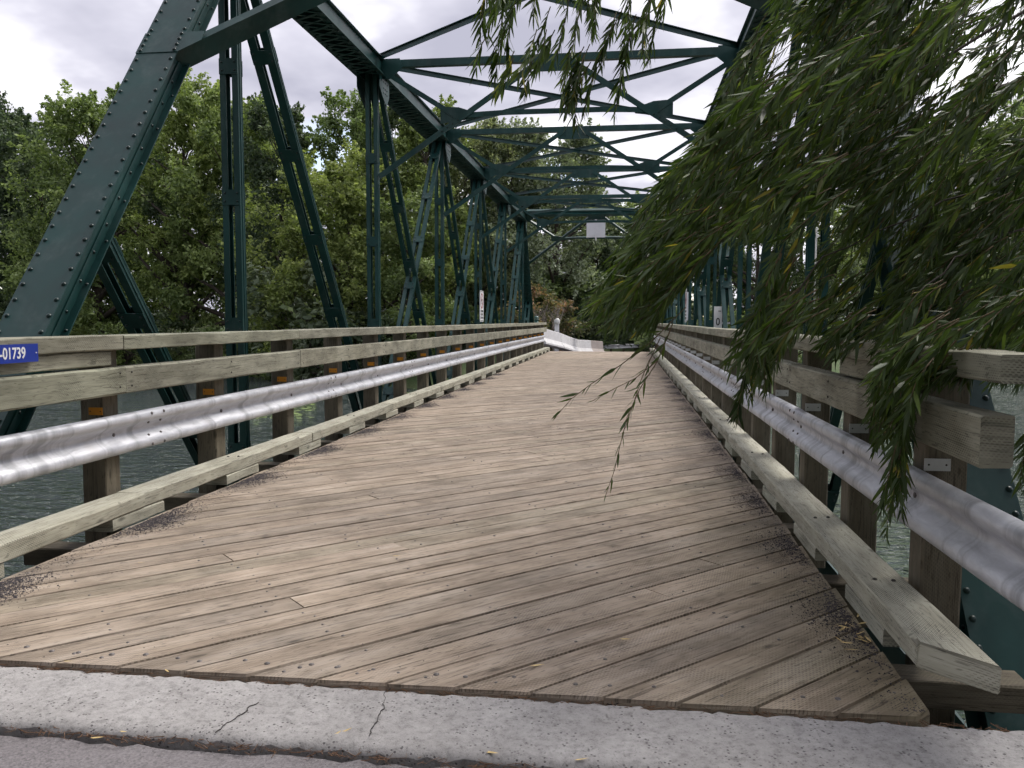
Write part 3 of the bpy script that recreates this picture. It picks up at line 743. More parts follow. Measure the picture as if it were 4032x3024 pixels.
for s in (-1, 1):
    X = XC + s * TH; XE = X + s * .025
    near_n = Vector((0, -slope.z, slope.y)); far_d = Vector((0, -slope.y, slope.z)); far_n = Vector((0, slope.z, slope.y))
    # end posts
    ep = box_member('end_post', (XE, YN(0), Z_L), (XE, YN(1) - .05, 5.99 - .06), near_n, s, True, False, .41, .185)
    sp0 = Vector((XE, 7.50, 0)); sp0.z = Z_L + (7.50 - YN(0)) * slope.z / slope.y
    mb = MB(); mb.bar(sp0 + near_n * .006, sp0 + slope * .30 + near_n * .006, .42, .010, (1, 0, 0)); j = sub(mb, 'splice_plate', ep, ST)
    # wing of the splice plate that takes the portal knee brace
    mb = MB(); q0 = sp0 + near_n * .006; xi = -s
    ring = [q0 + Vector((xi * .21, 0, 0)), q0 + Vector((xi * .40, 0, 0)) + slope * .16, q0 + Vector((xi * .40, 0, 0)) + slope * .30, q0 + Vector((xi * .21, 0, 0)) + slope * .30]
    mb.prism([p - near_n * .004 for p in ring], [p + near_n * .004 for p in ring]); sub(mb, 'knee_plate', ep, ST)
    mb = MB()
    for e in (.03, .11, .19, .27):
        for q in (-1, 1): mb.rivet(sp0 + slope * e + near_n * .011 + Vector((q * .171, 0, 0)), near_n, .0205)
    tag(sub(mb, 'rivets', ep), kind='stuff')
    box_member('end_post', (XE, YN(7), Z_L), (XE, YN(6) + .05, 5.99 - .06), far_n, s, False, False, .41, .185)
    # sub-struts from the middle of the end posts to the first and last lower panel point
    o = laced_member('strut', (X, 6.36, 2.36), (X, YN(1), Z_L + .15), .075, .09, .09, .72, first=.30); take_rivets(o)
    o = laced_member('strut', (X, YN(7) - 2.67, 2.36), (X, YN(6), Z_L + .15), .075, .09, .09, .72, first=.30); take_rivets(o)
    # top chord, one piece per panel
    for i in range(1, 6):
        box_member('top_chord', (X, YN(i) + (-.05 if i == 1 else .002), Z_CT), (X, YN(i + 1) + (.05 if i == 5 else -.002), Z_CT), (0, 0, 1), s, i < 4, s < 0 and i < 3)
    # lower chord
    for i in range(0, 7):
        mb = MB()
        for q in (-.15, .15): mb.bar((X + q, YN(i) + .002, Z_L), (X + q, YN(i + 1) - .002, Z_L), .02, .26, (1, 0, 0))
        part(mb, 'lower_chord')
    # verticals and diagonals
    for i in range(1, 7):
        o = laced_member('vertical', (X, YN(i), Z_L), (X, YN(i), Z_CB - .02 + .1), .070, .072, .11, 1.43, first=1.10, seed=i); take_rivets(o)
    DG = [(1, 2, .105), (2, 3, .080), (3, 4, .075), (4, 5, .075)]
    for a_, b_, lw in DG:
        o = laced_member('diagonal', (X, YN(a_) + .10, Z_CB + .05), (X, YN(b_) - .05, Z_L + .12), lw, .070, .085, 1.28, first=1.30, seed=a_); take_rivets(o)
    for a_, b_, lw in [(3, 2, .075), (4, 3, .075), (5, 4, .080), (6, 5, .105)]:
        o = laced_member('diagonal', (X, YN(a_) - .10, Z_CB + .05), (X, YN(b_) + .05, Z_L + .12), lw, .064, .075, 1.28, first=.62, seed=a_); take_rivets(o)
    # gusset plates at the upper panel points, inner and outer face
    for i in range(1, 7):
        for q in (-1, 1):
            xp = X + q * .196; y = YN(i)
            ring = [(xp, y - .22, 5.80), (xp, y + .36, 5.80), (xp, y + .36, 5.46), (xp, y + .20, 5.26), (xp, y - .06, 5.40), (xp, y - .22, 5.52)]
            rows = [(xp, y + .02 + e, z) for e in (0, .10, .20) for z in (5.46, 5.54)] + [(xp, y + e, z) for e in (-.12, 0, .12, .24) for z in (5.64, 5.74)]
            plate('gusset_plate', ring, (q, 0, 0), .012, rows)
        ring = [(X - s * .235, YN(i) - .05, 5.99), (X - s * .235, YN(i) + .05, 5.99)]
    for i in range(0, 8):
        y = YN(i); xp = X - s * .17
        plate('gusset_plate', [(xp, y - .35, -1.2), (xp, y + .35, -1.2), (xp, y + .25, -.45), (xp, y - .25, -.45)], (-s, 0, 0), .012, [(xp, y + e, z) for e in (-.2, 0, .2) for z in (-.6, -.75, -.95)])
# sway frames and portals
def sway(i, portal=0):
    yi = YN(i); tn = slope.y / slope.z
    def pt(u, z, back=0.0):
        y = yi - (Z_U - z) * tn if portal < 0 else yi + (Z_U - z) * tn if portal > 0 else yi
        return Vector((XC + u, y + back - .0, z))
    nrm = (pt(0, 6) - pt(0, 5)).cross(Vector((1, 0, 0))).normalized(); 
    if nrm.y > 0: nrm = -nrm
    zt = 5.94
    def angle(p, q, w_, name, off=0.0, lipdir=None):
        p, q = p + nrm * off, q + nrm * off
        mb = MB(); d = (q - p).normalized(); up = nrm.cross(d).normalized()
        if up.z < 0: up = -up
        if w_ > .15:                                                    # heavy angle of the portal, wide leg turned flat
            mb.bar(p - nrm * .08, q - nrm * .08, .014, .20, up); mb.bar(p + up * .05 + nrm * .012, q + up * .05 + nrm * .012, .09, .012, up); return part(mb, name)
        mb.bar(p, q, w_, .012, up); mb.bar(p + up * (w_ / 2 - .006) + nrm * (-.045), q + up * (w_ / 2 - .006) + nrm * (-.045), .012, .08, up)
        return part(mb, name)
    b = pt(-2.98, zt), pt(2.98, zt)
    mb = MB(); up = (pt(0, 6) - pt(0, 5)).normalized()
    mb.bar(b[0], b[1], .12, .012, up); mb.bar(b[0] + up * .054 - nrm * .055, b[1] + up * .054 - nrm * .055, .012, .10, up); mb.bar(b[0] - up * .054 - nrm * .055, b[1] - up * .054 - nrm * .055, .012, .10, up)
    part(mb, 'top_strut')
    zl, ug = 5.02, 1.74
    # lower strut: pair of angles, slightly splayed towards the gussets
    mb = MB(); P = [pt(-ug, zl), pt(-.8, zl + .035), pt(.8, zl + .035), pt(ug, zl)]
    for a, c in zip(P, P[1:]): mb.bar(a + nrm * .02, c + nrm * .02, .085, .012, up); mb.bar(a + up * .04 - nrm * .02, c + up * .04 - nrm * .02, .012, .08, up)
    o = part(mb, 'lower_strut')
    for k in range(9): bb2.rivet(pt(-1.2 + .3 * k, zl + .02) + nrm * .027, nrm, .014)
    take_rivets(o)
    for s in (-1, 1):
        g = pt(s * ug, zl); foot = pt(s * (TH - .12), 4.02); top = pt(s * .22, zt - .04)
        angle(foot, top, .19 if portal < 0 else .095, 'sway_brace', .035)
        angle(pt(s * (TH - .20), zt - .12), pt(s * (ug - .02), zl + .02), .085, 'knee_strut', .010)
        ring = [g + Vector((s * .22, 0, 0)) - up * .12, g + Vector((-s * .40, 0, 0)) - up * .04, g + Vector((-s * .40, 0, 0)) + up * .05, g + Vector((-s * .10, 0, 0)) + up * .15, g + Vector((s * .22, 0, 0)) + up * .17]
        d_ = (top - foot).normalized()
        plate('gusset_plate', ring, nrm, .012, [g + d_ * e * (-s * -1) - up * .02 for e in ()] )
        o = None
        mb = MB()
        for e in (-.22, -.11, 0, .11, .22): mb.rivet(foot + (top - foot) * 0.43 + d_ * e + nrm * .043, nrm, .015)
        tag(under(mb.build('rivets', RV), bridge), kind='stuff')
        # foot plate on the vertical
        mb = MB(); mb.bar(foot + Vector((s * .02, 0, 0)) - up * .12, foot + Vector((s * .02, 0, 0)) + up * .10, .09, .012, (0, 1, 0)); part(mb, 'clip_plate')
        c0 = pt(s * (TH - .05), zt)
        plate('gusset_plate', [c0 + up * .08, c0 + up * .08 - Vector((s * .45, 0, 0)), c0 - up * .08 - Vector((s * .50, 0, 0)), c0 - up * .26 - Vector((s * .28, 0, 0)), c0 - up * .26], nrm, .010, (), .0145, .0135)
    c = pt(0, zt - .06); 
    plate('gusset_plate', [c + Vector((-.36, 0, 0)) + up * .10, c + Vector((.36, 0, 0)) + up * .10, c + Vector((.36, 0, 0)) - up * .17, c + Vector((-.36, 0, 0)) - up * .17][::-1], nrm, .010, [c + Vector((e, 0, 0)) + up * z for e in (-.3, -.2, .2, .3) for z in (.03, -.08)], .0145, .0135)
    if portal:
        # heavier box strut in the portals
        mb = MB(); mb.bar(pt(-2.95, 6.0) - nrm * .16, pt(2.95, 6.0) - nrm * .16, .20, .16, up); part(mb, 'portal_strut')
for i in range(2, 6): sway(i)
sway(1, -1); sway(6, 1)
# lateral bracing in the plane of the top chords
for i in range(1, 6):
    for a, c, dz in ((-1, 1, 0.0), (1, -1, .055)):
        p = Vector((XC + a * 2.95, YN(i) + .18, 5.99 - .045 + dz)); q = Vector((XC + c * 2.95, YN(i + 1) - .18, 5.99 - .045 + dz)); mb = MB()
        mb.bar(p, q, .078, .010, (0, 0, 1)); mb.bar(p + Vector((0, 0, .044)), q + Vector((0, 0, .044)), .080, .009, (1, 0, 0)); part(mb, 'lateral_brace')
# floor system
for i in range(0, 8):
    mb = MB(); y = YN(i)
    mb.box(XC - 3.02, XC + 3.02, y - .012, y + .012, -1.13, -.52); mb.box(XC - 3.02, XC + 3.02, y - .11, y + .11, -.519, -.50); mb.box(XC - 3.02, XC + 3.02, y - .11, y + .11, -1.15, -1.131)
    part(mb, 'floor_beam')
for k in range(7):
    u = -2.2 + k * 4.4 / 6; mb = MB(); mb.box(XC + u - .009, XC + u + .009, D0 - .1, D1 + .1, -.48, -.24); mb.box(XC + u - .08, XC + u + .08, D0 - .1, D1 + .1, -.238, -.222); part(mb, 'stringer')

# ------------------------------------------------------------------ signs
FONT = None
def text(body, size, mat, loc, rot, parent, name='lettering', sx=1.0, bold=0.0):
    cu = bpy.data.curves.new(name, 'FONT'); cu.body = body; cu.size = size; cu.align_x = 'CENTER'; cu.align_y = 'CENTER'; cu.extrude = .0008; cu.offset = bold
    t = bpy.data.objects.new(name, cu); COL.objects.link(t); dg = bpy.context.evaluated_depsgraph_get()
    me = bpy.data.meshes.new_from_object(t.evaluated_get(dg)); bpy.data.objects.remove(t); me.materials.clear(); me.materials.append(mat)
    o = link(name, me, parent); o.location = loc; o.rotation_euler = rot; o.scale = (sx, 1, 1); return o
# blue number plate on the top rail
np_ = empty('number_plate', (XC - 2.608, 4.80, 1.327)); tag(np_, 'small blue plate with white digits screwed to the timber rail', 'sign')
mb = MB(); mb.box(-.0045, .0005, -.30, .175, -.058, .060); mb.build('plate', M['blue'], np_)
text('-01739', .100, M['white'], (.0018, -.055, .0), (math.radians(90), 0, math.radians(90)), np_, sx=.80, bold=.0018)
mb = MB(); mb.rivet((.0006, .155, .0), (1, 0, 0), .006); mb.build('screw', M['sign_back'], np_)
def no_jump(s):
    X = XC + s * (TH - .235); y0 = 23.70; r = empty('warning_sign', (X, y0 + .30, 1.50))
    tag(r, 'white upright sign with red ring on the truss above ' + ('the orange reflector railing' if s < 0 else 'the railing behind the willow'), 'sign', 'white warning signs on the truss')
    mb = MB(); mb.box(-.003, .003, -.30, .30, 0, .90); mb.build('plate', M['white'], r)
    f = -s * .0045; rz = math.radians(90) * (-s)
    mb = MB()
    for k in range(48):
        a0, a1 = 2 * math.pi * k / 48, 2 * math.pi * (k + 1) / 48
        mb.prism([(f, math.cos(a) * q, .60 + math.sin(a) * q) for a, q in ((a0, .225), (a1, .225), (a1, .180), (a0, .180))], [(f - s * .001, math.cos(a) * q, .60 + math.sin(a) * q) for a, q in ((a0, .225), (a1, .225), (a1, .180), (a0, .180))])
    mb.bar((f - s * .0014, -.14, .74), (f - s * .0014, .14, .46), .002, .035, (1, 0, 0)); mb.build('ring', M['red'], r)
    mb = MB(); g = f - s * .0005
    mb.bar((g, -.06, .60), (g, .08, .66), .002, .035, (1, 0, 0)); mb.bar((g, .08, .66), (g, .02, .53), .002, .02, (1, 0, 0)); mb.bar((g, -.13, .54), (g, .13, .54), .002, .014, (1, 0, 0)); mb.bar((g, -.10, .64), (g, -.05, .60), .002, .05, (1, 0, 0)); mb.build('pictogram', M['black'], r)
    mb = MB(); mb.box(g - .001, g + .001, -.27, .27, .865, .878); mb.box(g - .001, g + .001, -.27, .27, .022, .035); mb.build('border', M['black'], r)
    for k, w_ in enumerate(('INTERDIT DE', 'SAUTER EN', 'BAS DU PONT')): text(w_, .088, M['black'], (g, 0, .30 - k * .095), (math.radians(90), 0, -rz), r, sx=.85, bold=.001)
    mb = MB(); mb.box(s * .003, s * .06, -.02, .02, .05, .85); mb.build('bracket', M['sign_back'], r)
no_jump(-1); no_jump(1)
r = empty('limit_sign', (XC + TH - .20, 16.35, 1.46)); tag(r, 'small white sign with a black zero on the truss behind the willow', 'sign')
mb = MB(); mb.box(-.055, .10, -.003, .003, -.10, .36); mb.build('plate', M['white'], r)
text('0', .20, M['black'], (.022, -.0045, .06), (math.radians(90), 0, 0), r, sx=.8, bold=.002); text('m', .06, M['black'], (.05, -.0045, .27), (math.radians(90), 0, 0), r, bold=.001)
mb = MB(); mb.box(-.02, .25, .0032, .02, .02, .06); mb.build('bracket', M['sign_back'], r)
r = empty('clearance_sign', (XC - .02, YN(6) - .10, 5.02)); tag(r, 'bare back of a rectangular sign hung from the far portal', 'sign')
mb = MB(); mb.box(-.39, .39, -.004, .0, -.02, .70); mb.build('plate', M['sign_back'], r)
mb = MB(); mb.box(-.03, .03, -.03, -.0042, -.14, .72); mb.build('bracket', M['sign_back'], r)
# ------------------------------------------------------------------ trees and shrubs
def leaf_cloud(rng, cen, rad, per, size, up_bias=.35, flat=.8):
    """kite-shaped leaf clumps: half on the shells of many small boughs, half along feathery sprays that point out and up"""
    n = len(cen); tot = n * per; C_ = np.repeat(cen, per, 0); R_ = np.repeat(rad, per)
    d = rng.normal(size=(tot, 3)); d[:, 2] += up_bias; d /= np.linalg.norm(d, axis=1)[:, None]
    rr = R_ * (rng.random(tot) ** .45) * rng.uniform(.85, 1.15, tot); P = C_ + d * rr[:, None] * np.array([1, 1, flat])
    ns = 7; out = cen * np.array([1, 1, 0]); out /= (np.linalg.norm(out, axis=1)[:, None] + 1e-6)
    sd_ = rng.normal(scale=.7, size=(n, ns, 3)) + out[:, None] * .55 + np.array([0, 0, .75]); sd_ /= np.linalg.norm(sd_, axis=2)[:, :, None]
    pick = sd_[np.repeat(np.arange(n), per), rng.integers(0, ns, tot)]; t = rng.random(tot) ** .8
    Q = C_ + pick * (R_ * (.3 + 1.25 * t))[:, None] + rng.normal(size=(tot, 3)) * (R_ * .20 * (1.15 - t))[:, None]
    sp = rng.random(tot) < .5; P = np.where(sp[:, None], Q, P)
    nrm = d + rng.normal(scale=.75, size=d.shape) + np.array([0, 0, .35]); nrm /= np.linalg.norm(nrm, axis=1)[:, None]
    a = np.cross(nrm, rng.normal(size=d.shape)); a /= np.linalg.norm(a, axis=1)[:, None]; b = np.cross(nrm, a)
    s = size * rng.uniform(.6, 1.35, tot)[:, None]
    V = np.stack([P - a * s, P - b * s * .55 + nrm * s * .18, P + a * s, P + b * s * .55 + nrm * s * .18], 1).reshape(-1, 3)
    F = np.arange(len(V)).reshape(-1, 4)
    clump = np.repeat(rng.uniform(-.28, .28, n), per)
    T = np.clip(.42 + clump + rng.normal(scale=.2, size=tot) + .1 * d[:, 2] + .12 * sp * t, 0, 1)  # some light and shade put into the tint: bough tops lighter
    return V, F, T
def np_mesh(name, V, F, mat, T=None, smooth=False):
    me = bpy.data.meshes.new(name); k = F.shape[1]
    me.vertices.add(len(V)); me.vertices.foreach_set('co', V.astype(np.float32).ravel())
    me.loops.add(F.size); me.loops.foreach_set('vertex_index', F.astype(np.int32).ravel())
    me.polygons.add(len(F)); me.polygons.foreach_set('loop_start', np.arange(0, F.size, k, dtype=np.int32))
    me.polygons.foreach_set('loop_total', np.full(len(F), k, dtype=np.int32))
    if smooth: me.polygons.foreach_set('use_smooth', np.ones(len(F), dtype=bool))
    me.update(calc_edges=True)
    if T is not None: at = me.attributes.new('tint', 'FLOAT', 'FACE'); at.data.foreach_set('value', T.astype(np.float32))
    me.materials.append(mat); return me
def tree_meshes(seed, H, R, base, nb, per, leaf, prof=.62):
    rng = np.random.default_rng(seed); R2 = random.Random(seed)
    cen, rad = [], []; lob = [(R2.uniform(0, 6.28), R2.uniform(.75, 1.2)) for _ in range(6)]
    for k in range(nb):
        t = (k + rng.random()) / nb; t = t ** .9; z = H * (base + (1 - base) * t); ph = rng.random() * 6.283
        env = R * (math.sin(math.pi * min(.98, .10 + .84 * t)) ** prof) * (0.8 + .25 * math.sin(2 * ph + seed) + .12 * math.sin(5 * ph + 2 * seed + t * 6))
        q = env * math.sqrt(rng.uniform(.12, 1.0)); br = R * rng.uniform(.13, .25) * (1.0 if t < .85 else .75)
        cen.append((q * math.cos(ph), q * math.sin(ph), z - br * .3)); rad.append(br)
    cen = np.array(cen); rad = np.array(rad)
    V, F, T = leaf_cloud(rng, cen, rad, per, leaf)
    mb = MB(); zt = H * .78; lean = R2.uniform(-.04, .04) * H
    def spine(z): t = z / H; return Vector((lean * t * t, lean * .6 * t, z))
    mb.tube([spine(-1.0)] + [spine(zt * k / 6) for k in range(7)], [H * .026] + [H * .022 * (1 - .82 * k / 6) for k in range(7)], 8)
    for k in R2.sample(range(nb), min(nb, 44)):
        c = Vector(cen[k]); h0 = max(H * .12, min(zt, c.z - c.xy.length * R2.uniform(.5, .9))); a = spine(h0); m = a.lerp(c, .5) + Vector((0, 0, R2.uniform(-.2, .3)))
        r0 = H * .022 * (1 - .8 * h0 / zt) * .7; mb.tube([a, m, c], [r0, r0 * .6, r0 * .2], 5)
    return V, F, T, mb
VAR = []
for seed, H, R, base, nb, per, leaf, prof in ((1, 16, 5.4, .06, 82, 430, .125, .55), (2, 17, 4.8, .10, 80, 430, .12, .7), (5, 15, 6.2, .05, 90, 430, .125, .5), (9, 16, 4.4, .04, 76, 430, .12, .8)):
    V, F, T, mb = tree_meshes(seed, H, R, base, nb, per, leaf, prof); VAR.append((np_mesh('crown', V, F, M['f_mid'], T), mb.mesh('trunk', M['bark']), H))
BUSH = []
for seed, H, R, nb, per in ((21, 2.4, 1.7, 26, 170), (22, 3.2, 1.6, 30, 170)):
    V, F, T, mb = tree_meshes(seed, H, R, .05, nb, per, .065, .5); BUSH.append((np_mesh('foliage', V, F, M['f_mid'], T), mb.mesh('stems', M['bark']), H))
TR = random.Random(17)
def plant(lib, name, pos, H, mat, label, cat, group, widen=1.0):
    cm, tm, h0 = lib; e = empty(name, pos); k = H / h0; e.scale = (k * widen, k * widen, k); e.rotation_euler = (0, 0, TR.uniform(0, 6.28))
    tag(e, label, cat, group)
    t = link('trunk' if cat == 'tree' else 'stems', tm, e); c = link('crown' if cat == 'tree' else 'foliage', cm, e)
    c.material_slots[0].link = 'OBJECT'; c.material_slots[0].material = M[mat]; return e
def bank_hit(px, off):
    d = ray(px, 1261.0); d = Vector((d.x, d.y)).normalized(); t = 20.0
    while t < 400:
        x, y = d.x * t, d.y * t
        if y > bank_y(x) + off: return x, y
        t += .25
    return d.x * 120, d.y * 120
def tree_at(px, off, top, var, mat, label, group, widen=1.0, name='broadleaf_tree'):
    x, y = bank_hit(px, off); z = hgt(x, y); depth = Vector((x, y, 0)).dot(CF); ztop = EYE.z + (1261 - top) / FPX * depth
    return plant(VAR[var], name, (x, y, z - .2), (ztop - z + .2), mat, label, 'tree', group, widen)
LR = 'leafy tree on the far bank seen through the willow'
for a in [(-330, 5, 430, 0, 'f_dark', 'dark tree at the outer end of the far treeline beside the end post'), (-60, 4, 470, 1, 'f_dark', 'dark tree whose crown stands clear beside the riveted end post'), (170, 6, 500, 0, 'f_dark', 'dark tree partly hidden by the lower half of the end post'), (60, 14, 450, 3, 'f_dark', 'narrow dark tree standing back between two dark trees by the end post')]: tree_at(*a, 'dark trees behind the end post')
for a in [(390, 4, 430, 2, 'f_mid', 'lighter green tree spreading on both sides of the riveted end post'), (560, 9, 420, 0, 'f_mid', 'green tree filling the gap between end post and first truss vertical'), (740, 4, 340, 1, 'f_mid', 'tallest green tree with its top below the portal knee brace'), (930, 5, 400, 0, 'f_mid', 'green tree directly behind the first truss vertical'), (1110, 4, 450, 3, 'f_dark', 'dark narrow tree directly behind the long first diagonal'), (1010, 12, 470, 2, 'f_dark', 'dark tree standing back between first vertical and first diagonal'), (1400, 8, 410, 1, 'f_mid', 'tall green tree rising above the yellowish tree by the second vertical'), (1560, 12, 430, 0, 'f_dark', 'dark tree behind the crossing diagonals of the third panel'), (1690, 9, 445, 3, 'f_mid', 'narrow green tree directly behind the third truss vertical')]: tree_at(*a, 'tall trees behind the left truss')
for a in [(1380, 2, 640, 2, 'f_olive', 'wide yellowish tree between the first diagonal and the second vertical'), (1610, 3, 760, 0, 'f_olive', 'smaller yellowish tree behind the crossing diagonals of the third panel')]: tree_at(*a, 'yellowish trees by the water', 1.15)
for a in [(1820, 12, 500, 0, 'f_silver', 'silvery tree behind the fourth truss vertical'), (2010, 15, 515, 1, 'f_silver', 'silvery tree rising behind the far end post'), (2190, 17, 530, 2, 'f_silver', 'silvery tree with its crown edge against open sky above the hung sign'), (2290, 26, 640, 3, 'f_dark', 'dark narrow tree standing behind the hung sign'), (1930, 22, 560, 2, 'f_dark', 'dark tree between the silvery crowns behind the bridge end')]: tree_at(*a, 'tall trees behind the bridge end')
for a in [(2420, 40, 830, 0, 'f_mid'), (2540, 48, 790, 2, 'f_olive'), (2350, 24, 880, 1, 'f_dark'), (2480, 28, 960, 0, 'f_dark'), (2650, 30, 760, 1, 'f_dark'), (2800, 26, 700, 3, 'f_mid'), (2980, 18, 690, 0, 'f_dark'), (3150, 16, 760, 2, 'f_mid'), (3290, 12, 900, 1, 'f_silver'), (3420, 26, 700, 0, 'f_dark'), (3580, 20, 640, 3, 'f_mid'), (3760, 14, 520, 2, 'f_mid'), (3930, 12, 420, 0, 'f_mid'), (4110, 10, 430, 1, 'f_mid'), (4300, 10, 450, 2, 'f_dark')]: tree_at(*a, LR, 'trees on the far bank behind the willow')
for k, (x, y, H, v) in enumerate([(-8.5, -6, 13, 0), (-4, -13, 14, 1), (5.5, -8, 13, 2), (11, -6, 13, 3), (-15, -4, 12, 2), (2.5, -15, 14, 0), (-11, -14, 14, 3)]):  # unseen trees behind the camera, added to darken the faces turned to it
    plant(VAR[v], 'broadleaf_tree', (x, y, hgt(x, y) - .2), H, 'f_dark', 'unseen broadleaf tree added on the near bank to block sky light', 'tree', 'unseen trees added to block sky light')
def bush_at(px, off, top, var, mat, label, group, widen=1.2):
    x, y = bank_hit(px, off); z = hgt(x, y); depth = Vector((x, y, 0)).dot(CF); H = max(.8, EYE.z + (1261 - top) / FPX * depth - z)
    return plant(BUSH[var], 'shrub', (x, y, z - .1), H, mat, label, 'shrub', group, widen)
for k in range(26):
    px = -150 + 66 * k + TR.uniform(-20, 20); bush_at(px, TR.uniform(-.6, 1.2), TR.uniform(1230, 1360), k % 2, TR.choice(['f_dark', 'f_mid', 'f_mid', 'f_silver', 'f_olive']), 'leafy shrub at the water edge of the far bank', 'shrubs along the far water edge', 1.3)
for a in [(1190, 0, 1050, 0, 'f_silver'), (1290, .5, 1110, 1, 'f_silver'), (1130, .6, 1120, 1, 'f_silver')]: bush_at(*a, 'pale silvery shrub at the water edge below the yellowish trees', 'silvery shrubs at the water', 1.2)
for a in [(2085, 6, 1120, 1, 'f_rust'), (2150, 9, 1180, 0, 'f_rust'), (2245, 16, 1225, 1, 'f_rust'), (2285, 17, 1250, 0, 'f_rust'), (2190, 13, 1240, 1, 'f_rust')]: bush_at(*a, 'reddish shrub behind the concrete barriers', 'reddish shrubs behind the barriers', 1.1)
for a in [(2130, 14, 1110, 0, 'f_mid'), (2250, 16, 1090, 1, 'f_dark'), (2330, 18, 1080, 0, 'f_dark'), (2420, 24, 1130, 1, 'f_dark'), (2520, 26, 1150, 0, 'f_dark'), (2600, 22, 1180, 1, 'f_dark'), (2318, 18, 1268, 0, 'f_mid')]: bush_at(*a, 'dark leafy shrub filling the wood edge beyond the bridge', 'dark shrubs beyond the bridge', 1.5)
for a in [(2720, 8, 1200, 0, 'f_dark'), (2850, 6, 1210, 1, 'f_mid'), (3020, 5, 1215, 0, 'f_mid'), (3110, 3, 1180, 1, 'f_mid'), (3620, 4, 1180, 0, 'f_mid'), (3800, 3, 1190, 1, 'f_mid'), (3950, 2, 1230, 0, 'f_mid')]: bush_at(*a, 'rounded shrub on the lawn bank behind the willow', 'shrubs on the lawn bank', 1.5)
# bare shrub by the barriers
def bare_shrub(px, off, H):
    x, y = bank_hit(px, off); e = empty('bare_shrub', (x, y, hgt(x, y))); tag(e, 'leafless grey shrub with upright twigs beside the reddish shrubs', 'shrub'); R2 = random.Random(4)
    def grow(mb, p, d, ln, r, lev):
        q = p + d * ln; mb.tube([p, p.lerp(q, .5) + Vector((R2.uniform(-.04, .04), R2.uniform(-.04, .04), 0)), q], [r, r * .8, r * .55], 4)
        if lev: 
            for _ in range(3): grow(mb, q, (d + Vector((R2.uniform(-.6, .6), R2.uniform(-.6, .6), R2.uniform(0, .3)))).normalized(), ln * R2.uniform(.55, .8), r * .55, lev - 1)
    for k in range(5):
        mb = MB(); grow(mb, Vector((R2.uniform(-.25, .25), 0, -.1)), Vector((R2.uniform(-.35, .35), R2.uniform(-.3, .3), 1)).normalized(), H * .36, .035, 3); mb.build('stem', M['dead'], e)
bare_shrub(2168, 5.5, 3.3)
# lily pads
mb = MB(); R2 = random.Random(5)
for k in range(420):
    px, py = (R2.uniform(960, 1240), R2.uniform(1540, 1650)) if k < 260 else (R2.uniform(1560, 1760), R2.uniform(1470, 1560))
    d = ray(px, py); t = (WATER - EYE.z) / d.z; p = EYE + d * t; r = R2.uniform(.06, .14); b = len(mb.v)
    for q in range(9): a = q * 2 * math.pi / 10; mb.v.append((p.x + math.cos(a) * r, p.y + math.sin(a) * r, WATER + .012 + R2.uniform(0, .012)))
    mb.v.append((p.x, p.y, WATER + .01)); mb.face(range(b, b + 10), [(0, 0)] * 10)
tag(mb.build('lily_pads', M['lily']), 'pale green lily pads floating beyond the left railing', 'lily pads', kind='stuff')

# ------------------------------------------------------------------ far end of the bridge
def jersey(p, q, mat, label):
    p = Vector(p); q = Vector(q); d = (q - p); ln = d.length; d.normalize(); nx = d.cross(Vector((0, 0, 1))).normalized(); o = empty('concrete_barrier', p.lerp(q, .5)); tag(o, label, 'barrier', 'concrete barriers at the far approach')
    prof = [(-.30, 0), (.30, 0), (.30, .08), (.13, .33), (.09, .80), (.07, .83), (-.07, .83), (-.09, .80), (-.13, .33), (-.30, .08)]
    c = p.lerp(q, .5); mb = MB(); mb.prism([p + d * .015 - c + nx * a + Vector((0, 0, z)) for a, z in prof], [q - d * .015 - c + nx * a + Vector((0, 0, z)) for a, z in prof]); mb.build('body', mat, o)
    mb = MB()
    for e, sgn in ((p + d * .55, 1), (q - d * .55, -1)): mb.bar(e - c + nx * .0 + Vector((0, 0, .835)), e - c + Vector((0, 0, .875)), .10, .02, d)
    mb.build('lifting_loop', M['hole'], o)
JP = []
for px, y, top in ((2128, 42.6, 1291), (2202, 45.6, 1312), (2240, 48.4, 1327), (2276, 51.0, 1338), (2322, 53.2, 1340), (2370, 54.6, 1344)):
    d = ray(px, 1300); x = d.x / d.y * y; z = EYE.z - (top - 1261) / FPX * y; JP.append((x, y, z - .83))
for k in range(5): jersey(JP[k], JP[k + 1], M['barrier' if k < 4 else 'barrier_tan'], 'pale concrete road barrier curving away at the end of the bridge' if k < 4 else 'tan concrete barrier at the free end of the barrier row')
d = ray(2205, 1300); yy = 46.9; xx = d.x / d.y * yy - .18
e = empty('marker_post', (xx, yy, -.4)); tag(e, 'white steel post with a wrapped white cap behind the concrete barriers', 'post')
mb = MB(); mb.box(-.11, .11, -.01, .01, 0, 1.75); mb.box(-.12, -.10, -.08, .08, 0, 1.75); mb.box(.10, .12, -.08, .08, 0, 1.75); mb.build('shaft', M['white'], e)
mb = MB(); mb.tube([(0, 0, 1.72), (0, 0, 1.80), (.01, 0, 1.95), (0, .01, 2.03), (-.01, 0, 2.05)], [.14, .175, .165, .09, .02], 8); mb.build('wrapped_cap', M['white_tab'], e)
d = ray(2112, 1250); yy = 42.0; xx = d.x / d.y * yy
e = empty('bollard', (xx, yy, -.6)); tag(e, 'dark green ribbed bollard behind the end of the left railing', 'bollard')
mb = MB(); mb.tube([(0, 0, 0), (0, 0, 2.14)], [.105, .105], 14); mb.build('shaft', M['bolgreen'], e)
for z in (2.14, 2.20, 2.26): mb = MB(); mb.tube([(0, 0, z), (0, 0, z + .04)], [.125, .125], 14); mb.build('ring', M['bolgreen'], e)
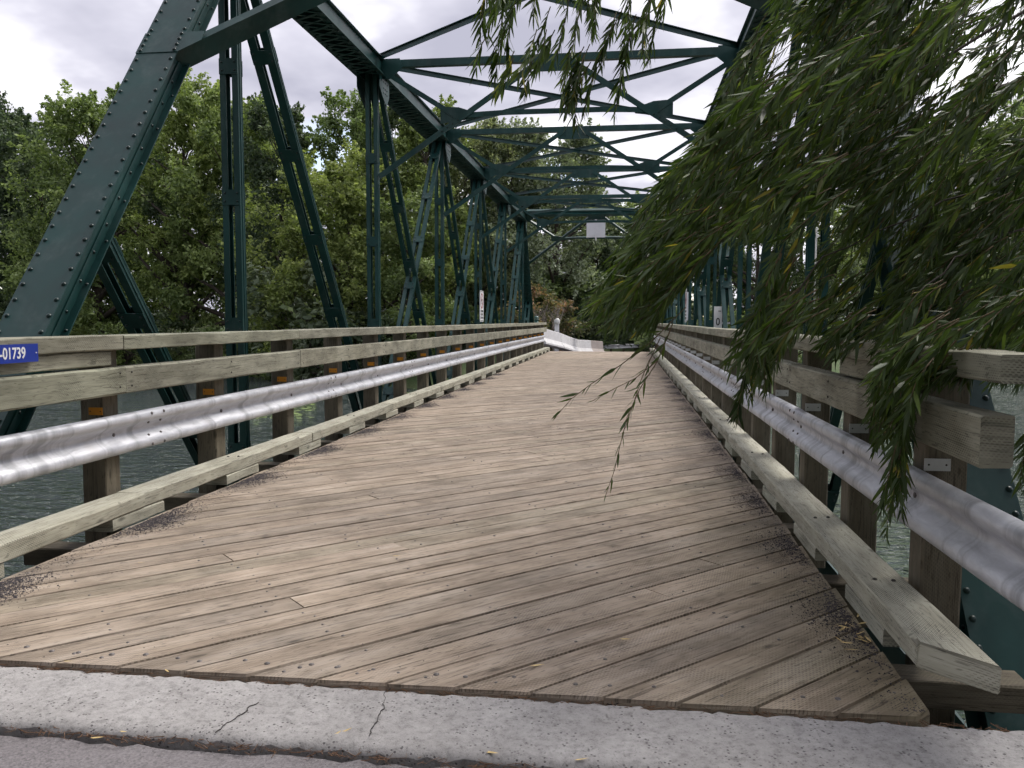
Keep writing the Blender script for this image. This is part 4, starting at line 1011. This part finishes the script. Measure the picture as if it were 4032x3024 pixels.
mb = MB(); mb.tube([(0, 0, 2.30), (0, 0, 2.33), (0, 0, 2.36)], [.118, .09, .02], 14); mb.build('cap', M['bolgreen'], e)
def far_rail(side, y0, y1, label):
    e = empty('steel_guardrail', (far_road_x(y0) + side * 3.3, y0, far_road_z(y0))); tag(e, label, 'guardrail', 'guardrails of the far road'); n = int((y1 - y0) / 2)
    for k in range(n):
        a, b = y0 + k * 2, y0 + k * 2 + 2
        def P3(y): return Vector((far_road_x(y) + side * 3.3, y, far_road_z(y)))
        mb = MB(); pa, pb = P3(a), P3(b); dd = (pb - pa).normalized(); nx = Vector((dd.y, -dd.x, 0)) * -side
        for i in range(len(WPROF) - 1): mb.prism([pa + nx * WPROF[i][1] + Vector((0, 0, .55 + WPROF[i][0])), pa + nx * WPROF[i + 1][1] + Vector((0, 0, .55 + WPROF[i + 1][0])), pa + nx * (WPROF[i + 1][1] - .004) + Vector((0, 0, .55 + WPROF[i + 1][0]))], [pb + nx * WPROF[i][1] + Vector((0, 0, .55 + WPROF[i][0])), pb + nx * WPROF[i + 1][1] + Vector((0, 0, .55 + WPROF[i + 1][0])), pb + nx * (WPROF[i + 1][1] - .004) + Vector((0, 0, .55 + WPROF[i + 1][0]))], False, False)
        under(mb.build('beam_panel', M['galv']), e); mb = MB(); mb.bar(pa - nx * .10 - Vector((0, 0, .3)), pa - nx * .10 + Vector((0, 0, .72)), .15, .15, (1, 0, 0)); under(mb.build('post', M['post']), e)
far_rail(-1, 57.5, 69.5, 'short steel guardrail on the far road past the tan barrier'); far_rail(1, 43, 61, 'steel guardrail on the far road beyond the willow side railing')

# ------------------------------------------------------------------ right bank: poles, cables
def pole(px, depth, r, H, label, marker=False):
    d = ray(px, 1261); p = Vector((d.x, d.y, 0)) * depth; z = hgt(p.x, p.y); e = empty('utility_pole', (p.x, p.y, z)); tag(e, label, 'pole', 'utility poles on the far right bank')
    mb = MB(); mb.tube([(0, 0, -.5), (0, 0, H * .5), (.03, 0, H)], [r, r * .9, r * .75], 12); mb.build('shaft', M['pole'], e)
    mb = MB(); mb.bar((-.9, 0, H - .5), (.9, 0, H - .5), .10, .12, (0, 1, 0)); mb.build('crossarm', M['pole'], e)
    if marker:
        for k, m in enumerate(('red', 'white', 'red')): mb = MB(); mb.tube([(0, 0, 1.1 + k * .22), (0, 0, 1.3 + k * .22)], [r * 1.03, r * 1.03], 12); mb.build('band', M[m], e)
    return Vector((p.x, p.y, z + H - .45))
pa = pole(3200, 66, .16, 9.0, 'pale weathered utility pole framed between two truss legs'); pb = pole(3378, 92, .15, 9.5, 'utility pole with red and white bands beside the far right road', True)
def cable(a, b, sag, label):
    mb = MB(); n = 14; mb.tube([a.lerp(b, i / n) - Vector((0, 0, sag * 4 * (i / n) * (1 - i / n))) for i in range(n + 1)], [.018] * (n + 1), 4); tag(mb.build('overhead_cable', M['wire']), label, 'cable', 'overhead cables on the right bank')
cable(pa + Vector((.8, 0, .1)), Vector((70, 62, 10)), .9, 'thin overhead cable running from the pale pole to the right'); cable(pa + Vector((-.8, 0, .1)), pb, .5, 'thin overhead cable between the two utility poles')
mb = MB(); prev = None
for k in range(20):
    x = 10 + k * 6; y = bank_y(x) + 10 + .15 * k; z = max(hgt(x, y), hgt(x, y + 4)) + .12; b = len(mb.v); mb.v += [(x, y, z), (x, y + 4.5, z + .05)]
    if k: mb.face((b - 2, b, b + 1, b - 1), ((0, 0), (1, 0), (1, 1), (0, 1)))
tag(mb.build('path', M['concrete']), kind='structure')
# ------------------------------------------------------------------ weeping willow over the near end of the bridge
WR = random.Random(23); WN = np.random.default_rng(23)
def inside(poly, x, y):
    c = False; n = len(poly)
    for i in range(n):
        x1, y1 = poly[i]; x2, y2 = poly[i - 1]
        if (y1 > y) != (y2 > y) and x < (x2 - x1) * (y - y1) / (y2 - y1) + x1: c = not c
    return c
MAIN = [(3030, -260), (3000, 40), (2920, 180), (2850, 330), (2790, 470), (2700, 600), (2600, 690), (2500, 850), (2400, 1020), (2300, 1170), (2270, 1250), (2400, 1330), (2560, 1330), (2650, 1220), (2730, 1080), (2830, 980), (2960, 960), (3060, 1020), (2990, 1150), (2880, 1330), (2840, 1480), (2870, 1680), (2930, 1780), (3010, 1680), (3060, 1480), (3110, 1330), (3180, 1290), (3280, 1430), (3340, 1450), (3390, 1330), (3430, 1400), (3420, 1600), (3450, 1850), (3480, 2180), (3560, 2030), (3590, 1700), (3650, 1500), (3760, 1570), (3880, 1520), (3990, 1500), (3960, 1700), (4020, 1980), (4400, 1900), (4400, -260)]
TOPC = [(1800, 260), (1860, 100), (1880, -260), (2740, -260), (2700, 40), (2600, 110), (2560, 260), (2480, 430), (2400, 510), (2250, 530), (2160, 580), (2100, 490), (2040, 580), (1990, 440), (1900, 330)]
OPEN = [([(2960, 60), (3120, 60), (3110, 430), (2960, 450)], .22), ([(3560, 40), (4400, 0), (4400, 330), (3700, 420)], .30), ([(3900, 400), (4400, 380), (4400, 520), (3900, 540)], .2),
        ([(2690, 960), (3080, 960), (3060, 1300), (2700, 1300)], .12), ([(3090, 900), (3260, 900), (3260, 1310), (3090, 1310)], .10), ([(3260, 880), (3480, 1000), (3440, 1310), (3270, 1310)], .10), ([(3560, 1150), (3900, 1150), (3900, 1330), (3560, 1330)], .6)]
LEAF_T = np.array([[0, 0, 0], [.28, .5, 0], [.28, 0, -.10], [.28, -.5, 0], [.64, .38, 0], [.64, 0, -.08], [.64, -.38, 0], [1, 0, 0]])
LEAF_F = [(0, 2, 1), (0, 3, 2), (1, 2, 5), (1, 5, 4), (2, 3, 6), (2, 6, 5), (4, 5, 7), (5, 6, 7)]
def leaves_on(path, spacing, size, rng, tip_small=True, wind=Vector((-.35, .05, -.55))):
    """lanceolate leaves, set alternately along a twig; returns base, direction, width axis, length, width arrays"""
    P = [Vector(p) for p in path]; seg = [(P[i + 1] - P[i]).length for i in range(len(P) - 1)]; tot = sum(seg); out = []; s = spacing * 2; k = 0; tint = rng.uniform(.15, .80)
    while s < tot:
        r = s; i = 0
        while i < len(seg) - 1 and r > seg[i]: r -= seg[i]; i += 1
        d = (P[i + 1] - P[i]).normalized(); b = P[i] + d * r; an = k * 2.4 + rng.uniform(-.5, .5); o = d.orthogonal().normalized(); q = d.cross(o); side = o * math.cos(an) + q * math.sin(an)
        dr = (d * rng.uniform(.7, 1.5) + side * rng.uniform(.25, .85) + wind * rng.uniform(.1, .7)).normalized(); wa = dr.cross(Vector((rng.gauss(0, 1), rng.gauss(0, 1), rng.gauss(0, 1)))).normalized()
        fr = s / tot; ln = size * rng.uniform(.5, 1.35) * (1 - .45 * max(0, fr - .8) / .2 if tip_small else 1); out.append((b, dr, wa, ln, ln * rng.uniform(.12, .175), tint)); s += spacing * rng.uniform(.6, 1.5); k += 1
    return out
def leaf_mesh(ls, rng_np, name='leaves'):
    B = np.array([tuple(l[0]) for l in ls]); D = np.array([tuple(l[1]) for l in ls]); Wd = np.array([tuple(l[2]) for l in ls]); Ln = np.array([l[3] for l in ls]); Wi = np.array([l[4] for l in ls])
    Nn = np.cross(D, Wd); t = LEAF_T; curl = rng_np.uniform(-.12, .22, len(ls))
    V = B[:, None] + D[:, None] * (t[None, :, 0:1] * Ln[:, None, None]) + Wd[:, None] * (t[None, :, 1:2] * Wi[:, None, None]) + Nn[:, None] * ((t[None, :, 2:3] * Wi[:, None, None]) + (t[None, :, 0:1] ** 2) * (curl * Ln)[:, None, None])
    V[:, :, 2] -= (t[None, :, 0] ** 2) * (Ln * .10)[:, None]
    F = (np.arange(len(ls))[:, None, None] * 8 + np.array(LEAF_F)[None]).reshape(-1, 3)
    T = np.repeat(np.clip(rng_np.normal(0, .16, len(ls)) + np.array([l[5] if len(l) > 5 else .46 for l in ls]), 0, .93) + (rng_np.random(len(ls)) < .022), 8).clip(0, 1)
    return np_mesh(name, V.reshape(-1, 3), F, M['f_willow'], T, True)
TB = Vector((5.0, .9, -1.3)); willow = empty('willow_tree', TB); tag(willow, 'weeping willow hanging dense narrow leaved branches over the right railing', 'tree')
def strand(x, y, dep, ang, ang1, ln, mask):
    pts = [at_depth(x, y, dep)]; n = max(5, int(ln / .09)); stp = ln / n; a = ang; wob = WR.uniform(-7, 7); dd = WR.uniform(-.035, .035); px, py, dp = x, y, dep
    for i in range(n):
        t = (i + 1) / n; a = math.radians(ang + (ang1 - ang) * t + wob * math.sin(t * 5)); k = FPX / dp
        px -= math.cos(a) * stp * k; py += math.sin(a) * stp * k; dp += dd
        if mask is not None and not inside(mask, px, py): break
        pts.append(at_depth(px, py, dp))
    return pts
def dens(x, y):
    for poly, d in OPEN:
        if inside(poly, x, y): return d
    return 1.0
paths = []
def fill(n, poly, box, dep, ang0, ang1, ln, use_dens=True, mask=None, bundle=(3, 6), spread=60):
    """bundles of nearly parallel shoots, as they hang from one bough"""
    got = 0; tries = 0
    while got < n and tries < n * 40:
        tries += 1; x = WR.uniform(box[0], box[1]); y = WR.uniform(box[2], box[3])
        if not inside(poly, x, y): continue
        d = WR.uniform(*dep); a0 = WR.gauss(*ang0); a1 = WR.gauss(*ang1); l0 = WR.uniform(*ln)
        for _ in range(WR.randint(*bundle)):
            p = strand(x + WR.gauss(0, spread), y + WR.gauss(0, spread * .6), d + WR.gauss(0, .12), a0 + WR.gauss(0, 5), a1 + WR.gauss(0, 6), l0 * WR.uniform(.7, 1.15), mask or poly)
            if len(p) < 4: continue
            if use_dens:
                dm = 1.0
                for m in (p[len(p) // 2], p[3 * len(p) // 4], p[-1]): m = m - EYE; dz = m.dot(CF); dm = min(dm, dens(IW / 2 + FPX * m.dot(CR) / dz, IH / 2 - FPX * m.dot(CU) / dz))
                if WR.random() > dm: continue
            paths.append(p); got += 1
fill(160, MAIN, (2600, 4200, -260, 1150), (3.7, 5.6), (33, 9), (52, 9), (.45, 1.15))
fill(14, MAIN, (2500, 2760, 700, 1150), (4.2, 5.2), (38, 8), (55, 8), (.35, .8))
fill(14, MAIN, (2980, 3180, 950, 1320), (3.9, 4.6), (62, 8), (88, 6), (.45, .85), False)
fill(15, MAIN, (3470, 3660, 1150, 1560), (3.5, 4.1), (66, 8), (92, 5), (.5, .95), False)
fill(14, MAIN, (3200, 3480, 1120, 1330), (3.9, 4.8), (30, 8), (62, 8), (.2, .4), False, None, (2, 4), 40)
fill(32, MAIN, (3600, 4380, 950, 1400), (3.2, 4.4), (28, 8), (55, 9), (.35, .8))
fill(20, MAIN, (3640, 4300, 1180, 1400), (3.3, 4.0), (34, 8), (72, 8), (.18, .42), False, None, (3, 5), 45)
fill(6, MAIN, (4000, 4380, 1350, 1600), (3.2, 4.0), (50, 8), (85, 6), (.35, .7), False)
fill(40, TOPC, (1930, 2720, -260, 60), (4.2, 5.2), (74, 8), (80, 8), (.3, .85), False)
fill(10, TOPC, (2000, 2400, 0, 330), (4.3, 5.0), (62, 10), (78, 8), (.2, .4), False)
near_paths = paths; paths = []
fill(640, MAIN, (2700, 4400, -260, 1200), (4.4, 7.4), (33, 10), (54, 10), (.5, 1.2))
back_paths = paths; mb = MB(); ls = []
for p in back_paths:
    n = len(p); mb.tube(p, [.003 * (1 - .75 * i / (n - 1)) + .0007 for i in range(n)], 3); ls += leaves_on(p, .0145, .112, WR)
s_ = tag(under(mb.build('inner_shoots', M['twig']), willow), kind='stuff'); tag(under_part(link('leaves', leaf_mesh(ls, WN)), s_), kind='stuff')
for k, p in enumerate(near_paths):
    mb = MB(); n = len(p); mb.tube(p, [.0032 * (1 - .75 * i / (n - 1)) + .0007 for i in range(n)], 4); s_ = under(mb.build('hanging_shoot', M['twig']), willow)
    ls = leaves_on(p, .0118, .106, WR)
    if ls: tag(under_part(link('leaves', leaf_mesh(ls, WN)), s_), kind='stuff')
# loose shoots in front of the deck: every leaf can be told apart
LM_ = leaf_mesh([(Vector((0, 0, 0)), Vector((1, 0, 0)), Vector((0, 1, 0)), 1.0, .135)], WN, 'leaf')
for pix, dep in (([(2700, 1210), (2560, 1350), (2440, 1440), (2330, 1510), (2250, 1570), (2180, 1650)], 4.3), ([(2640, 1300), (2590, 1420), (2500, 1490), (2420, 1530), (2330, 1580)], 4.35), ([(2650, 1270), (2590, 1420), (2520, 1530), (2470, 1640), (2440, 1760), (2420, 1850), (2385, 1950)], 4.25), ([(2600, 1330), (2530, 1480), (2500, 1570), (2460, 1690)], 4.3), ([(2620, 1180), (2480, 1230), (2360, 1250), (2290, 1290)], 4.4)):
    p = [at_depth(x, y, dep) for x, y in pix]; q = []
    for i in range(len(p) - 1):
        for j in range(4): q.append(p[i].lerp(p[i + 1], j / 4))
    q.append(p[-1]); n = len(q); mb = MB(); mb.tube(q, [.0030 * (1 - .7 * i / (n - 1)) + .0006 for i in range(n)], 4); s_ = under(mb.build('hanging_shoot', M['twig']), willow)
    for b, d, wa, ln, wd, _t in leaves_on(q, .034, .085, WR):
        o = under_part(link('leaf', LM_), s_); nn = d.cross(wa); o.matrix_local = Matrix(((d.x * ln, wa.x * wd / .135, nn.x * ln, b.x), (d.y * ln, wa.y * wd / .135, nn.y * ln, b.y), (d.z * ln, wa.z * wd / .135, nn.z * ln, b.z), (0, 0, 0, 1)))
# trunk and limbs
mb = MB(); mb.tube([TB + Vector((0, 0, -.4)), TB + Vector((0, 0, .6)), TB + Vector((-.05, .1, 2.2)), TB + Vector((-.15, .25, 3.6))], [.42, .36, .30, .26], 12); under(mb.build('trunk', M['bark']), willow)
TT = TB + Vector((-.15, .25, 3.5))
def limb(pts, r0, mat='bark'):
    P = [TT] + pts; q = []
    for i in range(len(P) - 1):
        for j in range(4): q.append(P[i].lerp(P[i + 1], j / 4) + Vector((WR.uniform(-.02, .02), WR.uniform(-.02, .02), WR.uniform(-.02, .02))))
    q.append(P[-1]); n = len(q); mb = MB(); mb.tube(q, [max(.004, r0 * (1 - i / (n - 1)) ** 1.5) for i in range(n)], 7); under(mb.build('limb', M[mat]), willow)
D_ = at_depth
limb([D_(4500, -300, 5.2), D_(4000, 60, 5.0), D_(3500, 330, 4.8), D_(3080, 740, 4.6), D_(2780, 1010, 4.5), D_(2520, 1260, 4.4)], .020, 'bark')
limb([D_(4600, 100, 5.6), D_(4150, 270, 5.6), D_(3800, 390, 5.5), D_(3480, 560, 5.3), D_(3100, 640, 5.2)], .07)
limb([D_(4400, -700, 5.4), D_(3700, -600, 5.2), D_(3000, -450, 4.9), D_(2500, -330, 4.7), D_(2150, -200, 4.6)], .12)
limb([D_(4700, 600, 4.8), D_(4100, 850, 4.5), D_(3750, 1020, 4.2), D_(3560, 1250, 4.0), D_(3510, 1600, 3.8)], .016, 'bark')
limb([D_(4700, 300, 4.6), D_(4050, 640, 4.7), D_(3600, 860, 4.5), D_(3250, 1000, 4.4), D_(3060, 1250, 4.3)], .018, 'bark')
limb([D_(4700, 900, 4.2), D_(4250, 1100, 3.9), D_(3900, 1250, 3.7)], .014, 'bark')
# rest of the crown, unseen at right and overhead, thickened to block sky light
ls = []; mb = MB()
for k in range(1000):
    a = WR.uniform(-3.14, 3.14); r = 4.8 * math.sqrt(WR.random()); top = Vector((3.9 + math.cos(a) * r, .8 + math.sin(a) * r, WR.uniform(3.4, 7.4) - .22 * r)); v = top - EYE; dz = v.dot(CF); ln = WR.uniform(.8, 2.2)
    bot = top + Vector((-.35 * ln, .05, -ln))
    bad = False
    for m in (top, top.lerp(bot, .5), bot):
        v = m - EYE; dz = v.dot(CF)
        if dz > .1 and -.1 * IW < IW / 2 + FPX * v.dot(CR) / dz < IW * 1.03 and -.1 * IH < IH / 2 - FPX * v.dot(CU) / dz < IH * 1.1: bad = True
    if bad or (bot.x < 1.2 and bot.z < 2.6): continue
    p = [top, top.lerp(bot, .35) + Vector((0, 0, .08)), top.lerp(bot, .7) + Vector((0, 0, .05)), bot]; mb.tube(p, [.004, .003, .002, .001], 3); ls += leaves_on(p, .026, .10, WR)
if ls:
    s_ = under(mb.build('outer_shoots', M['twig']), willow); tag(s_, kind='stuff'); tag(under_part(link('leaves', leaf_mesh(ls, WN)), s_), kind='stuff')
# ------------------------------------------------------------------ fallen leaves
FL = leaf_mesh([(Vector((0, 0, 0)), Vector((1, 0, 0)), Vector((0, 1, 0)), 1.0, .17)], WN, 'leaf_blade'); FL.materials[0] = M['leafy_yellow']
def fallen(px, py, z, ang, ln, label, group):
    d = ray(px, py); p = EYE + d * ((z - EYE.z) / d.z); o = link('fallen_leaf', FL); o.location = p; o.rotation_euler = (WR.uniform(-.2, .2), WR.uniform(-.12, .05), math.radians(ang)); o.scale = (ln, ln, ln); tag(o, label, 'leaf', group)
for px, py, a, ln in ((355, 2905, 15, .05), (470, 2878, -5, .035), (1340, 2885, 40, .05), (1305, 2900, 60, .05), (1905, 2957, -20, .065), (2260, 2992, 5, .055), (90, 2715, 0, .03)): fallen(px, py, -.028, a, ln, 'narrow yellow leaf lying on the concrete sill or its joint', 'yellow leaves on the sill')
for px, py, a, ln in ((250, 2602, -15, .06), (650, 2635, -40, .05), (2085, 2621, 12, .07), (2440, 2515, 3, .055), (1545, 2188, 0, .06), (540, 2215, 10, .05), (1520, 2027, -10, .05)): fallen(px, py, .006, a, ln, 'narrow pale leaf lying on the plank deck', 'pale leaves on the deck')
for k in range(16): fallen(WR.uniform(3290, 3460), WR.uniform(2430, 2560), .008 + .003 * (k % 4), WR.uniform(0, 360), WR.uniform(.045, .085), 'dry curled leaf in the heap by the curb block', 'dry leaves heaped by the curb')
e = link('fallen_leaf', FL); e.location = (XC + 2.655, 4.75, .655); e.rotation_euler = (0, .9, 1.2); e.scale = (.045,) * 3; tag(e, 'brown leaf caught on the steel guardrail face', 'leaf')
